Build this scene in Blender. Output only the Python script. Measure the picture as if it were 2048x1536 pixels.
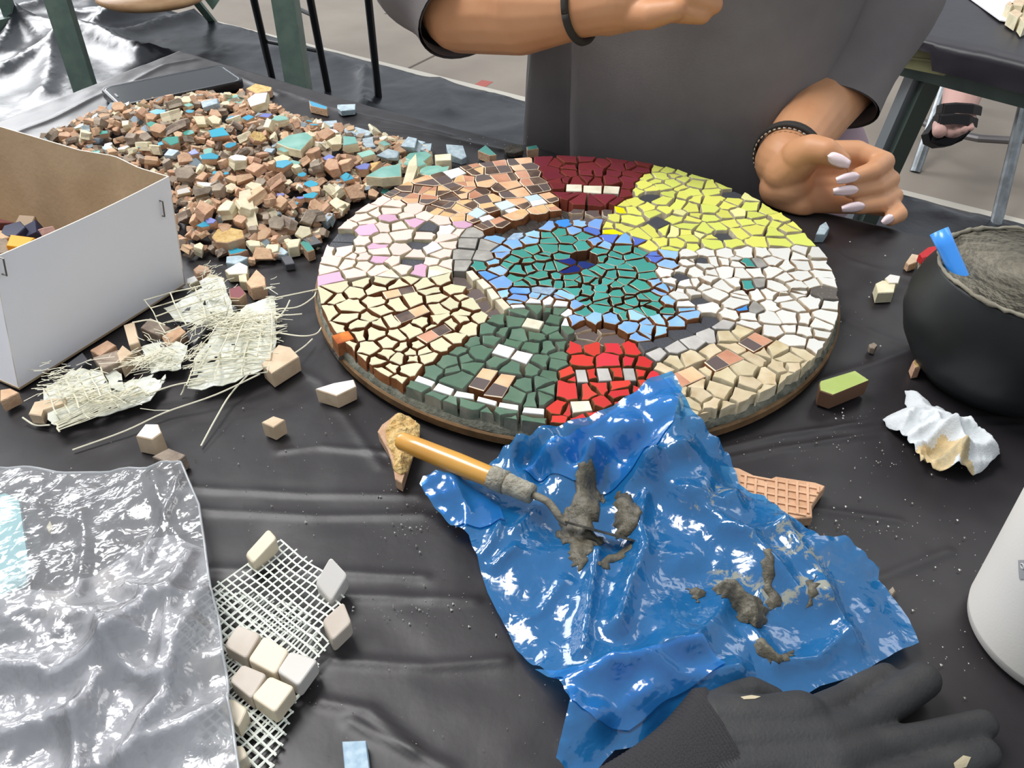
import bpy, math, random
import numpy as np
from mathutils import Vector, Matrix
from mathutils.geometry import delaunay_2d_cdt
random.seed(7); RNG = np.random.default_rng(7)
S = bpy.context.scene
COL = S.collection
for o in list(bpy.data.objects): bpy.data.objects.remove(o)
# ------------------------------------------------------------------ camera (calibrated on the round board)
F = 1650.0; TH = math.radians(38.48); ROLL = math.radians(.35); H = .349; T = .75
cam = bpy.data.cameras.new('camera'); camo = bpy.data.objects.new('camera', cam); COL.objects.link(camo)
cam.sensor_fit = 'HORIZONTAL'; cam.sensor_width = 36; cam.lens = F / 2048 * 36; cam.clip_start = .02; cam.clip_end = 60
camo.matrix_world = Matrix.Translation((0, 0, T + H)) @ Matrix.Rotation(math.pi / 2 - TH, 4, 'X') @ Matrix.Rotation(ROLL, 4, 'Z')
S.camera = camo
# ------------------------------------------------------------------ light: open bay at the back left, ceiling lamps, soft ambient daylight
W = bpy.data.worlds.new('world'); S.world = W; W.use_nodes = True
bgn = W.node_tree.nodes['Background']; bgn.inputs[0].default_value = (.88, .94, 1, 1); bgn.inputs[1].default_value = .80
def area(name, loc, target, sx, sy, power, col=(1, 1, 1)):
    l = bpy.data.lights.new(name, 'AREA'); l.shape = 'RECTANGLE'; l.size = sx; l.size_y = sy; l.energy = power; l.color = col
    o = bpy.data.objects.new(name, l); COL.objects.link(o); o.location = loc
    o.rotation_euler = (Vector(target) - Vector(loc)).to_track_quat('-Z', 'Y').to_euler(); return o
area('open_bay_daylight', (-4.9, 6.3, 3.2), (-.3, .5, .75), 3.1, 3.2, 400, (.97, .98, 1))
area('ceiling_light', (-.95, 1.0, 3.0), (-.25, .3, .75), 1.1, .9, 74, (1, .985, .97))
area('ceiling_light', (1.7, 2.4, 3.1), (1.5, 2.2, 0), 1.7, 1.0, 22, (1, .985, .96))
S.view_settings.view_transform = 'Standard'; S.view_settings.look = 'None'
S.view_settings.exposure = -0.2; S.view_settings.gamma = 1; S.view_settings.use_curve_mapping = False
# ------------------------------------------------------------------ geometry of the view: pixel (2048x1536) -> point on a plane of the place
def ray(px, py):
    x = (px - 1024) / F; y = -(py - 768) / F
    c, s = math.cos(ROLL), math.sin(ROLL); x, y = c * x - s * y, s * x + c * y
    return np.array([x, math.cos(TH) + y * math.sin(TH), -math.sin(TH) + y * math.cos(TH)])
EYE = np.array([0, 0, T + H])
def P(px, py, z=0.): d = ray(px, py); return d * ((z - H) / d[2]) + EYE         # height z above the table top
def PD(px, py, Y): d = ray(px, py); return d * (Y / d[1]) + EYE                  # on the vertical plane y = Y
def FL(px, py, z=0.): return P(px, py, z - T)                                    # on the floor
def PV(px, py, A, B):                                                            # on the vertical plane through A, B
    d = ray(px, py); n = np.array([-(B[1] - A[1]), B[0] - A[0], 0.]); t = np.dot(n, np.asarray(A) - EYE) / np.dot(n, d); return d * t + EYE
def SC(px, py, z=0.):                                                            # pixels per metre there
    p = P(px, py, z) - EYE; return F / (p[1] * math.cos(TH) - p[2] * math.sin(TH))
# ------------------------------------------------------------------ noise
def vn(x, y, seed=0):
    x = np.asarray(x, float); y = np.asarray(y, float); xi = np.floor(x).astype(np.int64); yi = np.floor(y).astype(np.int64); fx = x - xi; fy = y - yi
    def h(a, b):
        n = (a * 374761393 + b * 668265263 + seed * 974634777) & 0xffffffff; n = ((n ^ (n >> 13)) * 1274126177) & 0xffffffff; return ((n ^ (n >> 16)) & 0xffff) / 65535.
    u = fx * fx * (3 - 2 * fx); v = fy * fy * (3 - 2 * fy)
    return (h(xi, yi) * (1 - u) + h(xi + 1, yi) * u) * (1 - v) + (h(xi, yi + 1) * (1 - u) + h(xi + 1, yi + 1) * u) * v
def ridged(x, y, seed=0): return 1 - np.abs(2 * vn(x, y, seed) - 1)
def crumple(x, y, s, seed=0):
    wx = x + .35 * s * (vn(x / s, y / s, seed + 9) - .5); wy = y + .35 * s * (vn(x / s, y / s, seed + 5) - .5); r = 0; a = 1.; t = 0
    for k in range(4):
        f = 1.9 ** k / s; c, q = math.cos(k * 1.1 + seed), math.sin(k * 1.1 + seed)
        r = r + a * ridged((c * wx - q * wy) * f, (q * wx + c * wy) * f * .7, seed + k) ** 1.5; t += a; a *= .52
    return r / t
def seg_dist(x, y, poly):
    d = np.full(np.shape(x), 1e9)
    for (a, b) in zip(poly[:-1], poly[1:]):
        vx, vy = b[0] - a[0], b[1] - a[1]; L = vx * vx + vy * vy + 1e-12
        t = np.clip(((x - a[0]) * vx + (y - a[1]) * vy) / L, 0, 1); d = np.minimum(d, np.hypot(x - a[0] - t * vx, y - a[1] - t * vy))
    return d
def inside(x, y, poly):
    c = np.zeros(np.shape(x), bool)
    for (a, b) in zip(poly, poly[1:] + poly[:1]):
        k = ((a[1] > y) != (b[1] > y)) & (x < (b[0] - a[0]) * (y - a[1]) / (b[1] - a[1] + 1e-15) + a[0]); c ^= k
    return c
def idw(x, y, pts, p=3.):
    n = 0.; d = 0.
    for (a, b, z) in pts: w = 1 / (((x - a) ** 2 + (y - b) ** 2) ** (p / 2) + 1e-9); n = n + w * z; d = d + w
    return n / d
# ------------------------------------------------------------------ materials
def lin(c): return tuple(((v / 255) / 12.92 if v / 255 <= .04045 else ((v / 255 + .055) / 1.055) ** 2.4) for v in c[:3]) + (1,)
MATS = {}
def mat(name, col, rough=.5, spec=.5, var=.0, hvar=0., col2=None, ns=60., lo=.4, hi=.65, bump=0., bs=200., metal=0., det=4., coat=0., sss=0., mode='noise'):
    if name in MATS: return MATS[name]
    m = bpy.data.materials.new(name); m.use_nodes = True; nt = m.node_tree; N = nt.nodes; L = nt.links; b = N['Principled BSDF']
    b.inputs['Roughness'].default_value = rough; b.inputs['Specular IOR Level'].default_value = spec; b.inputs['Metallic'].default_value = metal
    if coat: b.inputs['Coat Weight'].default_value = coat; b.inputs['Coat Roughness'].default_value = .12
    if sss: b.inputs['Subsurface Weight'].default_value = sss; b.inputs['Subsurface Radius'].default_value = (.01, .004, .002); b.inputs['Subsurface Scale'].default_value = .5
    tc = N.new('ShaderNodeTexCoord'); oi = N.new('ShaderNodeObjectInfo'); mp = N.new('ShaderNodeMath'); mp.operation = 'MULTIPLY'; mp.inputs[1].default_value = 40; L.new(oi.outputs['Random'], mp.inputs[0])
    def noise(scale, d=4.):
        n = N.new('ShaderNodeTexNoise'); n.noise_dimensions = '4D'; n.inputs['Scale'].default_value = scale; n.inputs['Detail'].default_value = d; L.new(tc.outputs['Object'], n.inputs['Vector']); L.new(mp.outputs[0], n.inputs['W']); return n
    out = None
    if col2 is not None:
        n = noise(ns, det); r = N.new('ShaderNodeValToRGB'); r.color_ramp.elements[0].position = lo; r.color_ramp.elements[1].position = hi
        r.color_ramp.elements[0].color = lin(col); r.color_ramp.elements[1].color = lin(col2); L.new(n.outputs['Fac'], r.inputs[0]); out = r.outputs[0]
    if var or hvar:
        hs = N.new('ShaderNodeHueSaturation'); hs.inputs['Color'].default_value = lin(col)
        if out: L.new(out, hs.inputs['Color'])
        mr = N.new('ShaderNodeMapRange'); mr.inputs[3].default_value = 1 - var; mr.inputs[4].default_value = 1 + var; L.new(oi.outputs['Random'], mr.inputs[0]); L.new(mr.outputs[0], hs.inputs['Value'])
        if hvar:
            fr = N.new('ShaderNodeMath'); fr.operation = 'FRACT'; m7 = N.new('ShaderNodeMath'); m7.operation = 'MULTIPLY'; m7.inputs[1].default_value = 7.31; L.new(oi.outputs['Random'], m7.inputs[0]); L.new(m7.outputs[0], fr.inputs[0])
            m2 = N.new('ShaderNodeMapRange'); m2.inputs[3].default_value = .5 - hvar; m2.inputs[4].default_value = .5 + hvar; L.new(fr.outputs[0], m2.inputs[0]); L.new(m2.outputs[0], hs.inputs['Hue'])
        out = hs.outputs[0]
    if out: L.new(out, b.inputs['Base Color'])
    else: b.inputs['Base Color'].default_value = lin(col)
    if bump:
        n = noise(bs, 5.); bp = N.new('ShaderNodeBump'); bp.inputs['Strength'].default_value = bump; bp.inputs['Distance'].default_value = .002; L.new(n.outputs['Fac'], bp.inputs['Height']); L.new(bp.outputs[0], b.inputs['Normal'])
    MATS[name] = m; return m
# ------------------------------------------------------------------ objects
WL = {}
def finish(o, base, parent):
    WL[o.name] = base
    if parent is not None: o.parent = parent; o.location = base - WL[parent.name]
    else: o.location = base
    COL.objects.link(o)
def tag(o, label=None, cat=None, group=None, kind=None):
    if label: o['label'] = label
    if cat: o['category'] = cat
    if group: o['group'] = group
    if kind: o['kind'] = kind
    return o
def empty(name, base, label=None, cat=None, group=None, parent=None):
    o = bpy.data.objects.new(name, None); o.empty_display_size = .02; finish(o, Vector(tuple(float(v) for v in base)), parent); return tag(o, label, cat, group)
def mesh(name, v, f, mats, mi=None, smooth=False, parent=None, label=None, cat=None, group=None, kind=None):
    v = np.asarray(v, float).reshape(-1, 3)
    base = np.array([(v[:, 0].min() + v[:, 0].max()) / 2, (v[:, 1].min() + v[:, 1].max()) / 2, v[:, 2].min()])
    me = bpy.data.meshes.new(name); me.from_pydata((v - base).tolist(), [], [list(map(int, q)) for q in f])
    for m in (mats if isinstance(mats, (list, tuple)) else [mats]): me.materials.append(m)
    if mi is not None: me.polygons.foreach_set('material_index', list(mi))
    if smooth: me.polygons.foreach_set('use_smooth', [True] * len(me.polygons))
    me.update()
    o = bpy.data.objects.new(name, me); finish(o, Vector(base.tolist()), parent); return tag(o, label, cat, group, kind)
class G:
    def __init__(s): s.v = []; s.f = []; s.m = []
    def add(s, v, f, m=0): n = len(s.v); s.v += [tuple(map(float, q)) for q in v]; s.f += [[i + n for i in q] for q in f]; s.m += [m] * len(f) if isinstance(m, int) else list(m)
    def build(s, name, mats, **k): return mesh(name, s.v, s.f, mats, s.m, **k)
    def box(s, o, ax, ay, az, m=0):
        o, ax, ay, az = map(np.asarray, (o, ax, ay, az)); q = [o + ax * i + ay * j + az * k for k in (0, 1) for (i, j) in ((0, 0), (1, 0), (1, 1), (0, 1))]
        s.add(q, [[3, 2, 1, 0], [4, 5, 6, 7], [0, 1, 5, 4], [1, 2, 6, 5], [2, 3, 7, 6], [3, 0, 4, 7]], m)
    def bar(s, a, b, w, d, up=(0, 0, 1), m=0):                                   # rectangular bar from a to b
        a, b = np.asarray(a, float), np.asarray(b, float); t = (b - a) / np.linalg.norm(b - a); x = np.cross(t, up); x /= np.linalg.norm(x); y = np.cross(x, t)
        s.box(a - x * w / 2 - y * d / 2, x * w, y * d, b - a, m)
    def tube(s, pts, r, n=8, m=0, cap=True, flat=1.):
        pts = [np.asarray(p, float) for p in pts]; k = len(pts); r = [r] * k if np.isscalar(r) else r; rings = []; u = None
        for i in range(k):
            t = pts[min(i + 1, k - 1)] - pts[max(i - 1, 0)]; t = t / (np.linalg.norm(t) + 1e-12)
            if u is None: u = np.cross(t, (0, 0, 1.) if abs(t[2]) < .9 else (1., 0, 0))
            u = u - t * np.dot(u, t); u /= np.linalg.norm(u) + 1e-12; w = np.cross(t, u)
            rings.append([pts[i] + r[i] * (math.cos(a) * u + flat * math.sin(a) * w) for a in [2 * math.pi * j / n for j in range(n)]])
        v = [p for q in rings for p in q]; f = [[i * n + j, i * n + (j + 1) % n, (i + 1) * n + (j + 1) % n, (i + 1) * n + j] for i in range(k - 1) for j in range(n)]
        if cap: f += [list(range(n))[::-1], [(k - 1) * n + j for j in range(n)]]
        s.add(v, f, m)
    def loft(s, rings, m=0, cap=True):
        n = len(rings[0]); k = len(rings); v = [p for q in rings for p in q]
        f = [[i * n + j, i * n + (j + 1) % n, (i + 1) * n + (j + 1) % n, (i + 1) * n + j] for i in range(k - 1) for j in range(n)]
        if cap: f += [list(range(n))[::-1], [(k - 1) * n + j for j in range(n)]]
        s.add(v, f, m)
def revolve(prof, c, n=48):
    v = []; f = []; k = len(prof)
    for (r, z) in prof: v += [(c[0] + r * math.cos(2 * math.pi * j / n), c[1] + r * math.sin(2 * math.pi * j / n), z) for j in range(n)]
    for i in range(k - 1): f += [[i * n + j, i * n + (j + 1) % n, (i + 1) * n + (j + 1) % n, (i + 1) * n + j] for j in range(n)]
    return v, f
def caps_mesh(caps, voxel, smooth=6, factor=.5):
    """one continuous surface around tapered limbs: capsules joined by a voxel remesh"""
    import bmesh
    bm = bmesh.new()
    for (a, ra, b, rb) in caps:
        t = bmesh.new(); pts = []
        a = np.asarray(a, float); b = np.asarray(b, float)
        for (c, r) in ((a, ra), (b, rb)):
            for i in range(11):
                ph = math.pi * i / 10
                for j in range(24 if 0 < i < 10 else 1): th = 2 * math.pi * j / 24; pts.append(t.verts.new(c + r * np.array([math.sin(ph) * math.cos(th), math.sin(ph) * math.sin(th), math.cos(ph)])))
        q = bmesh.ops.convex_hull(t, input=pts); dead = [e for e in q['geom_interior'] if isinstance(e, bmesh.types.BMVert)]
        bmesh.ops.delete(t, geom=dead, context='VERTS'); tmp = bpy.data.meshes.new('t'); t.to_mesh(tmp); t.free(); bm.from_mesh(tmp); bpy.data.meshes.remove(tmp)
    me = bpy.data.meshes.new('b'); bm.to_mesh(me); bm.free(); o = bpy.data.objects.new('b', me); COL.objects.link(o)
    r = o.modifiers.new('r', 'REMESH'); r.mode = 'VOXEL'; r.voxel_size = voxel; r.use_smooth_shade = True
    if smooth: q = o.modifiers.new('s', 'SMOOTH'); q.iterations = smooth; q.factor = factor
    dg = bpy.context.evaluated_depsgraph_get(); ev = o.evaluated_get(dg); m2 = bpy.data.meshes.new_from_object(ev)
    v = np.empty(len(m2.vertices) * 3); m2.vertices.foreach_get('co', v); f = [list(p.vertices) for p in m2.polygons]
    bpy.data.objects.remove(o); bpy.data.meshes.remove(me); bpy.data.meshes.remove(m2); return v.reshape(-1, 3), f
def sheet(outline, step, hfun, jit=.25):
    """triangulated cloth-like sheet over an outline (xy), height from hfun(x, y)"""
    o = []
    for (a, b) in zip(outline, outline[1:] + outline[:1]):
        n = max(1, int(math.hypot(b[0] - a[0], b[1] - a[1]) / step)); o += [(a[0] + (b[0] - a[0]) * k / n, a[1] + (b[1] - a[1]) * k / n) for k in range(n)]
    xs = np.array(o); gx, gy = np.meshgrid(np.arange(xs[:, 0].min(), xs[:, 0].max(), step), np.arange(xs[:, 1].min(), xs[:, 1].max(), step)); gx = gx.ravel(); gy = gy.ravel()
    gx = gx + RNG.uniform(-jit, jit, len(gx)) * step; gy = gy + RNG.uniform(-jit, jit, len(gy)) * step
    k = inside(gx, gy, o) & (seg_dist(gx, gy, o + o[:1]) > .55 * step); n = len(o)
    pts = [Vector(p) for p in o] + [Vector((a, b)) for a, b in zip(gx[k], gy[k])]
    r = delaunay_2d_cdt(pts, [], [list(range(n))], 1, 1e-7); v = np.array([tuple(p) for p in r[0]]); z = hfun(v[:, 0], v[:, 1])
    return np.c_[v, z], [list(q) for q in r[2]]
def solid(v, f, th):
    """gives a sheet its thickness downwards, with a closed rim"""
    n = len(v); w = np.vstack([v, v - np.array([0, 0, th])]); e = {}
    for q in f:
        for a, b in zip(q, q[1:] + q[:1]): e[(a, b)] = 1
    rim = [[b, a, a + n, b + n] for (a, b) in e if (b, a) not in e]
    return w, f + [[i + n for i in q[::-1]] for q in f] + rim
def xy(pts, z=0.): return [tuple(P(a, b, z)[:2]) for a, b in pts]
# ================================================================== SETTING
conc = mat('concrete', (164, 154, 142), .75, .25, 0, col2=(138, 128, 118), ns=2.2, lo=.3, hi=.75, bump=.25, bs=60)
g = G(); g.add([(-9, -2, 0), (9, -2, 0), (9, 14, 0), (-9, 14, 0), (-9, -2, -.1), (9, -2, -.1), (9, 14, -.1), (-9, 14, -.1)], [[0, 1, 2, 3], [7, 6, 5, 4], [0, 4, 5, 1], [1, 5, 6, 2], [2, 6, 7, 3], [3, 7, 4, 0]])
g.build('floor', [conc], kind='structure')
def strip(name, a, b, w, z, m, **k):
    a, b = np.array(a, float), np.array(b, float); d = (b - a) / np.linalg.norm(b - a); n = np.array([-d[1], d[0], 0]) * w / 2
    g = G(); g.box(a - n, b - a, 2 * n, (0, 0, z), 0); return g.build(name, [m], **k)
strip('trim_1', FL(395, 38), FL(2250, 498), .04, .004, mat('pale_joint', (200, 194, 182), .8), kind='structure')
strip('trim_2', FL(790, 150), FL(1010, 42), .012, .001, mat('dark_joint', (96, 86, 76), .9), kind='structure')
strip('trim_3', FL(770, 28), FL(900, -6), .012, .001, MATS['dark_joint'], kind='structure')
tag(strip('paint_mark', FL(955, 175), FL(975, 162), .05, .0008, mat('red_paint', (178, 98, 90), .8)), 'small faded red paint mark on the concrete floor', 'paint mark')
# ---- black sheeting on the floor
film = mat('black_film_floor', (30, 32, 38), .30, .6, 0, bump=.55, bs=26)
A, B = FL(388, 44), FL(2250, 512); e = (B - A) / np.linalg.norm(B - A)
ol = [tuple((B + e * 1)[:2]), tuple(A[:2]), tuple(FL(330, 26)[:2]), tuple(FL(262, 8)[:2]), tuple(FL(255, -30)[:2]), (-4.6, 6.2), (-5.2, 2.0), (-1.4, .9), (2.2, .6)]
cre = [([tuple(FL(*p)[:2]) for p in q], h, w) for q, h, w in [([(40, 62), (150, 75), (300, 125)], .05, .05), ([(40, 62), (0, 120)], .05, .05), ([(45, 60), (120, 100), (90, 200)], .03, .05), ([(150, 50), (240, 48), (300, 20)], .05, .04), ([(240, 90), (330, 60), (400, 44)], .04, .05), ([(170, 90), (290, 130), (340, 122)], .03, .04), ([(0, 45), (110, 18), (200, 5)], .04, .06), ([(200, 60), (300, 30)], .05, .04), ([(735, 155), (730, 225)], .03, .03), ([(560, 110), (660, 120), (740, 160)], .015, .05), ([(880, 170), (900, 230)], .015, .04), ([(0, 160), (140, 90)], .04, .05)]]
def hfl(x, y):
    z = .006 + .020 * crumple(x, y, .6, 3) ** 2 * (.35 + .65 * (x < -.9)) + .014 * crumple(x, y, .2, 8)
    for q, h, w in cre: z = z + h * np.exp(-(seg_dist(x, y, q) / w) ** 1.3)
    return z
v, f = sheet(ol, .024, hfl); v, f = solid(v, f, .0015)
mesh('floor_sheet', v, f, film, smooth=True, label='crinkled black plastic sheeting spread on the concrete floor', cat='plastic sheet')
# ---- work table under its black cover
C0 = np.array([-.46, 1.174]); u = np.array([.3047 + .46, .6899 - 1.1736]); u /= np.linalg.norm(u); w_ = np.array([-.5798 + .46, .9124 - 1.1736]); w_ /= np.linalg.norm(w_)
LU, LV = 1.30, 1.22
top = [C0, C0 + u * LU, C0 + u * LU + w_ * LV, C0 + w_ * LV]
fold = []
def fo(px, h, w): fold.append(([tuple(P(a, b)[:2]) for a, b in px], h, w))
for q in [[(1380, 912), (1560, 868), (1770, 838), (2048, 832)], [(1400, 928), (1560, 894), (1770, 864), (2048, 850)]]: fo(q, .0014, .0015)
for q in [[(330, 972), (600, 985), (840, 990)], [(380, 1016), (620, 1030), (850, 1028)], [(420, 1136), (620, 1140), (850, 1152)], [(650, 1188), (800, 1192), (950, 1200)], [(660, 1318), (860, 1330), (1010, 1320)], [(640, 1400), (740, 1420), (830, 1500)], [(560, 900), (640, 890), (800, 905)], [(700, 1440), (780, 1480), (900, 1536)]]: fo(q, .0013, .0024)
for q in [[(700, 250), (850, 265), (1000, 300)], [(560, 180), (700, 225), (900, 270)], [(40, 300), (120, 262), (215, 215)], [(110, 280), (200, 250), (300, 222)], [(20, 270), (110, 235), (220, 178)], [(270, 160), (330, 130), (390, 118)], [(400, 140), (470, 150), (560, 190)], [(80, 320), (160, 290), (250, 262)]]: fo(q, .0022, .0045)
for q in [[(1640, 760), (1850, 690)], [(1690, 640), (1840, 700)], [(1600, 460), (1700, 520), (1850, 560)], [(1500, 1000), (1800, 1040)], [(1700, 1180), (1900, 1100)], [(400, 520), (520, 540), (620, 520)], [(560, 720), (640, 760), (760, 930)]]: fo(q, .0009, .003)
n1, n2 = 600, 560; sk = 9
ua = np.concatenate([-np.arange(sk, 0, -1.), np.linspace(0, 1, n1), 1 + np.arange(1, sk + 1.)]); va = np.concatenate([-np.arange(sk, 0, -1.), np.linspace(0, 1, n2), 1 + np.arange(1, sk + 1.)])
UA, VA = np.meshgrid(ua, va, indexing='ij'); du = np.maximum(-UA, UA - 1).clip(0); dv = np.maximum(-VA, VA - 1).clip(0); uc, vc = UA.clip(0, 1), VA.clip(0, 1)
X = C0[0] + u[0] * LU * uc + w_[0] * LV * vc; Y = C0[1] + u[1] * LU * uc + w_[1] * LV * vc
bow = -.022 * np.sin(np.pi * (uc * LU / .92).clip(0, 1)) * (1 - vc * 4).clip(0, 1); X = X + w_[0] * -bow; Y = Y + w_[1] * -bow
Z = T - .0016 + .0014 * (crumple(X, Y, .16, 4) - .5) * .8 + .0009 * vn(X * 60, Y * 60, 2)
Z = np.minimum(Z, T - .0006)
for q, h, w in fold: Z = Z + h * np.exp(-(seg_dist(X, Y, q) / w) ** 1.5)
drop = np.maximum(du, dv); ex = np.where(drop > 0, .004 + .006 * vn(UA * 14 + VA * 9, drop * .4, 6) * drop.clip(0, 3), 0)
su = np.sign(UA - .5) * (du > 0); sv = np.sign(VA - .5) * (dv > 0)
X = X + (u[0] * su + w_[0] * sv) * ex * 1.; Y = Y + (u[1] * su + w_[1] * sv) * ex; Z = Z - drop.clip(0, sk) * .021 - .004 * (drop > 0)
a, b = X.shape; idx = np.arange(a * b).reshape(a, b); f = np.stack([idx[:-1, :-1], idx[1:, :-1], idx[1:, 1:], idx[:-1, 1:]], -1).reshape(-1, 4)[:, ::-1]
film2 = mat('black_film_table', (38, 35, 37), .40, .34, 0, col2=(48, 45, 46), ns=24, lo=.45, hi=.75, bump=.12, bs=70)
tb = empty('work_table', (*(C0 + u * .6 + w_ * .7), 0), 'work table covered with a black plastic sheet, carrying the mosaic', 'table')
g = G(); t0 = np.array([*C0, T - .035]); g.box(t0 + np.array([*(w_ * .04), 0]) + np.array([*(u * .03), 0]), np.array([*(u * (LU - .06)), 0]), np.array([*(w_ * (LV - .06)), 0]), (0, 0, .030)); g.build('tabletop', [mat('board_tan', (150, 128, 96), .6)], parent=tb)
grn = mat('green_steel', (78, 96, 88), .45, .5, 0, col2=(92, 110, 100), ns=30)
for a_, b_ in ((.08, .08), (.92, .08), (.92, .92), (.08, .92)):
    p = C0 + u * LU * a_ + w_ * LV * b_; g = G(); g.box((p[0] - .02, p[1] - .02, 0), (.04, 0, 0), (0, .04, 0), (0, 0, T - .036)); g.build('leg', [grn], parent=tb)
mesh('table_cover', np.stack([X, Y, Z], -1).reshape(-1, 3), f, film2, smooth=True, label='black plastic sheet stretched over the work table with thin folds', cat='table cover')
# ================================================================== BACKGROUND, LEFT
def leg_on(name, px0, px1, Yp, w, m, d=None, **k):
    """upright seen from pixel px0 down to px1 on the plane y = Yp, continued up and down"""
    a, b = PD(*px0, Yp), PD(*px1, Yp); t = (a - b) / (a - b)[2]; lo = b - t * b[2]; return lo, t
tl = empty('green_table', (-1.0, 2.1, 0), 'table on tall green steel legs behind the far left table corner', 'table')
for (a, b, w) in (((108, 0), (165, 175), .055), ((570, 0), (590, 160), .055)):
    lo = PD(*b, 2.1); g = G(); x, y = lo[0], lo[1]
    g.box((x - w / 2, y, 0), (w, 0, 0), (0, .006, 0), (0, 0, .93)); g.box((x + w / 2 - .006 if a[0] > 300 else x - w / 2, y + .006, 0), (.006, 0, 0), (0, w - .006, 0), (0, 0, .93)); g.build('leg', [grn], parent=tl)
    if a[0] > 300: xr = x
    else: xl = x
for x in (xl, xr): g = G(); g.box((x * 1.22 - .024, 2.1 * 1.22, 0), (.048, 0, 0), (0, .05, 0), (0, 0, .93)); g.build('leg', [grn], parent=tl)
g = G(); g.box((xl * 1.22 - .05, 2.02, .93), (xr - xl * 1.22 + .12, 0, 0), (0, .62, 0), (0, 0, .03)); g.build('tabletop', [MATS['board_tan']], parent=tl)
blk = mat('black_tube', (22, 23, 26), .4, .5)
st = empty('black_stool', (-.75, 3.3, 0), 'tall stool with thin black tube legs standing on the floor sheeting', 'stool')
feet = [FL(757, 193, .02), FL(655, 177, .02), FL(543, 150, .02)]; sc_ = np.mean(feet, axis=0); fourth = FL(582, 138); tops = []
ups = [PD(737, 0, 2.98), PD(621, 0, 3.02), PD(508, 0, 3.12)]
for i, p in enumerate(feet + [fourth]):
    if i < 3: t = ups[i]; q = p + (t - p) * (.78 / (t - p)[2])
    else: q = np.array([p[0] + .02, p[1] - .25, .78])
    g = G(); g.tube([p - np.array([0, 0, .012]), q], .0135, 10); g.build('leg', [blk], parent=st); tops.append((p, q))
def at_h(i, h): p, q = tops[i]; return p + (q - p) * (h / .8)
g = G(); g.tube([at_h(2, .16), at_h(1, .16)], .0075, 8); g.build('footrest', [blk], parent=st)
g = G(); g.tube([at_h(1, .3), at_h(3, .3)], .0075, 8); g.build('footrest', [blk], parent=st)
tq = np.mean([q for _, q in tops], axis=0); v, f = revolve([(0, tq[2]), (.19, tq[2]), (.2, tq[2] + .015), (.19, tq[2] + .035), (0, tq[2] + .035)], tq, 40); mesh('seat', v, f, blk, parent=st, smooth=True)
# chair with a tan seat far behind, and a green foot bar wrapped in film
ch = empty('wooden_chair', (-1.75, 4.1, 0), 'chair with a tan wooden seat and green steel legs behind the sheeting', 'chair')
wood = mat('plywood_tan', (190, 152, 112), .5, .4, .03, col2=(170, 130, 92), ns=14)
c = PD(305, -14, 3.75); v, f = revolve([(0, c[2] - .03), (.20, c[2] - .03), (.23, c[2] - .012), (.225, c[2] + .008), (0, c[2] + .012)], c, 40); mesh('seat', v, f, wood, parent=ch, smooth=True)
for x, y in ((432, 52), (255, -18), (350, -40)):
    p = FL(x, y); g = G(); q = np.array([c[0] + (p[0] - c[0]) * .6, c[1] + (p[1] - c[1]) * .6, c[2] - .03]); g.bar(p, q, .03, .02, (0, 1, 0)); g.build('leg', [grn], parent=ch)
g = G(); a, b = PD(395, -20, 3.9), PD(452, -20, 3.9); dn = PD(425, 20, 3.9); g.add([a, b, dn, a + np.array([0, .02, 0]), b + np.array([0, .02, 0]), dn + np.array([0, .02, 0])], [[0, 2, 1], [3, 4, 5], [0, 1, 4, 3], [1, 2, 5, 4], [2, 0, 3, 5]]); g.build('corner_bracket', [mat('green_pale', (120, 146, 130), .5)], parent=ch)
g = G(); a, b = FL(-120, 92, .02), FL(44, 58, .02); g.bar(a + np.array([0, 0, .03]), b + np.array([0, 0, .03]), .05, .06); g.bar(b + np.array([-.03, 0, .0]), b + np.array([-.03, 0, .17]), .045, .045, (0, 1, 0))
g.build('foot_bar', [grn], label='green steel foot bar lying on the bright floor sheeting', cat='steel bar')
# ================================================================== BACKGROUND, RIGHT
R0, R1 = P(1745, 56), P(2300, 186); rd = (R1 - R0); rd[2] = 0; rd /= np.linalg.norm(rd); rn = np.array([-rd[1], rd[0], 0.]); rn = rn if rn[1] > 0 else -rn
def RV(px, py, back=0.): return PV(px, py, R0 + rn * back, R1 + rn * back)
rt = empty('side_table', tuple(R0 + rd * .4 + rn * .3 - np.array([0, 0, T])), 'green steel table under black plastic behind the seated person', 'table')
Lr = np.linalg.norm(R1 - R0) + .3
g = G(); g.box(R0 - rd * .06 - np.array([0, 0, .03]) + rn * .035, rd * Lr, rn * .77, (0, 0, .028)); g.build('tabletop', [MATS['board_tan']], parent=rt)
z1, z0 = RV(1900, 140, .03)[2], RV(1900, 178, .03)[2]
g = G(); g.box(R0 - rd * .06 + rn * .03 + np.array([0, 0, z0 - T]), rd * Lr, rn * .035, (0, 0, z1 - z0)); g.build('frame_bar', [grn], parent=rt)
for px in ((1856, 176),):
    a = RV(*px, .05); b = RV(1790, 320, .05); g = G(); d = (b - a); lo = a + d * (a[2] / -d[2])
    o = rd * -.022; g.bar(np.array([lo[0], lo[1], 0]), a + np.array([0, 0, .03]), .026, .03, (0, 1, 0)); lg = g.build('leg', [mat('green_dark', (56, 68, 62), .4)], parent=rt)
    g = G(); g.bar(np.array([lo[0], lo[1], 0]) + o, a + o + np.array([0, 0, .03]), .018, .03, (0, 1, 0)); g.build('leg_flange', [mat('steel_grey', (120, 126, 130), .35, .5, metal=.4)], parent=lg, label='bare grey steel flange')
for k in (.9, 1.0):
    p = R0 + rd * (Lr - .12) * k + rn * (.75 if k < 1 else .08); g = G(); g.box((p[0], p[1], 0), (.04, 0, 0), (0, .04, 0), (0, 0, T - .03)); g.build('leg', [grn], parent=rt)
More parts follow.
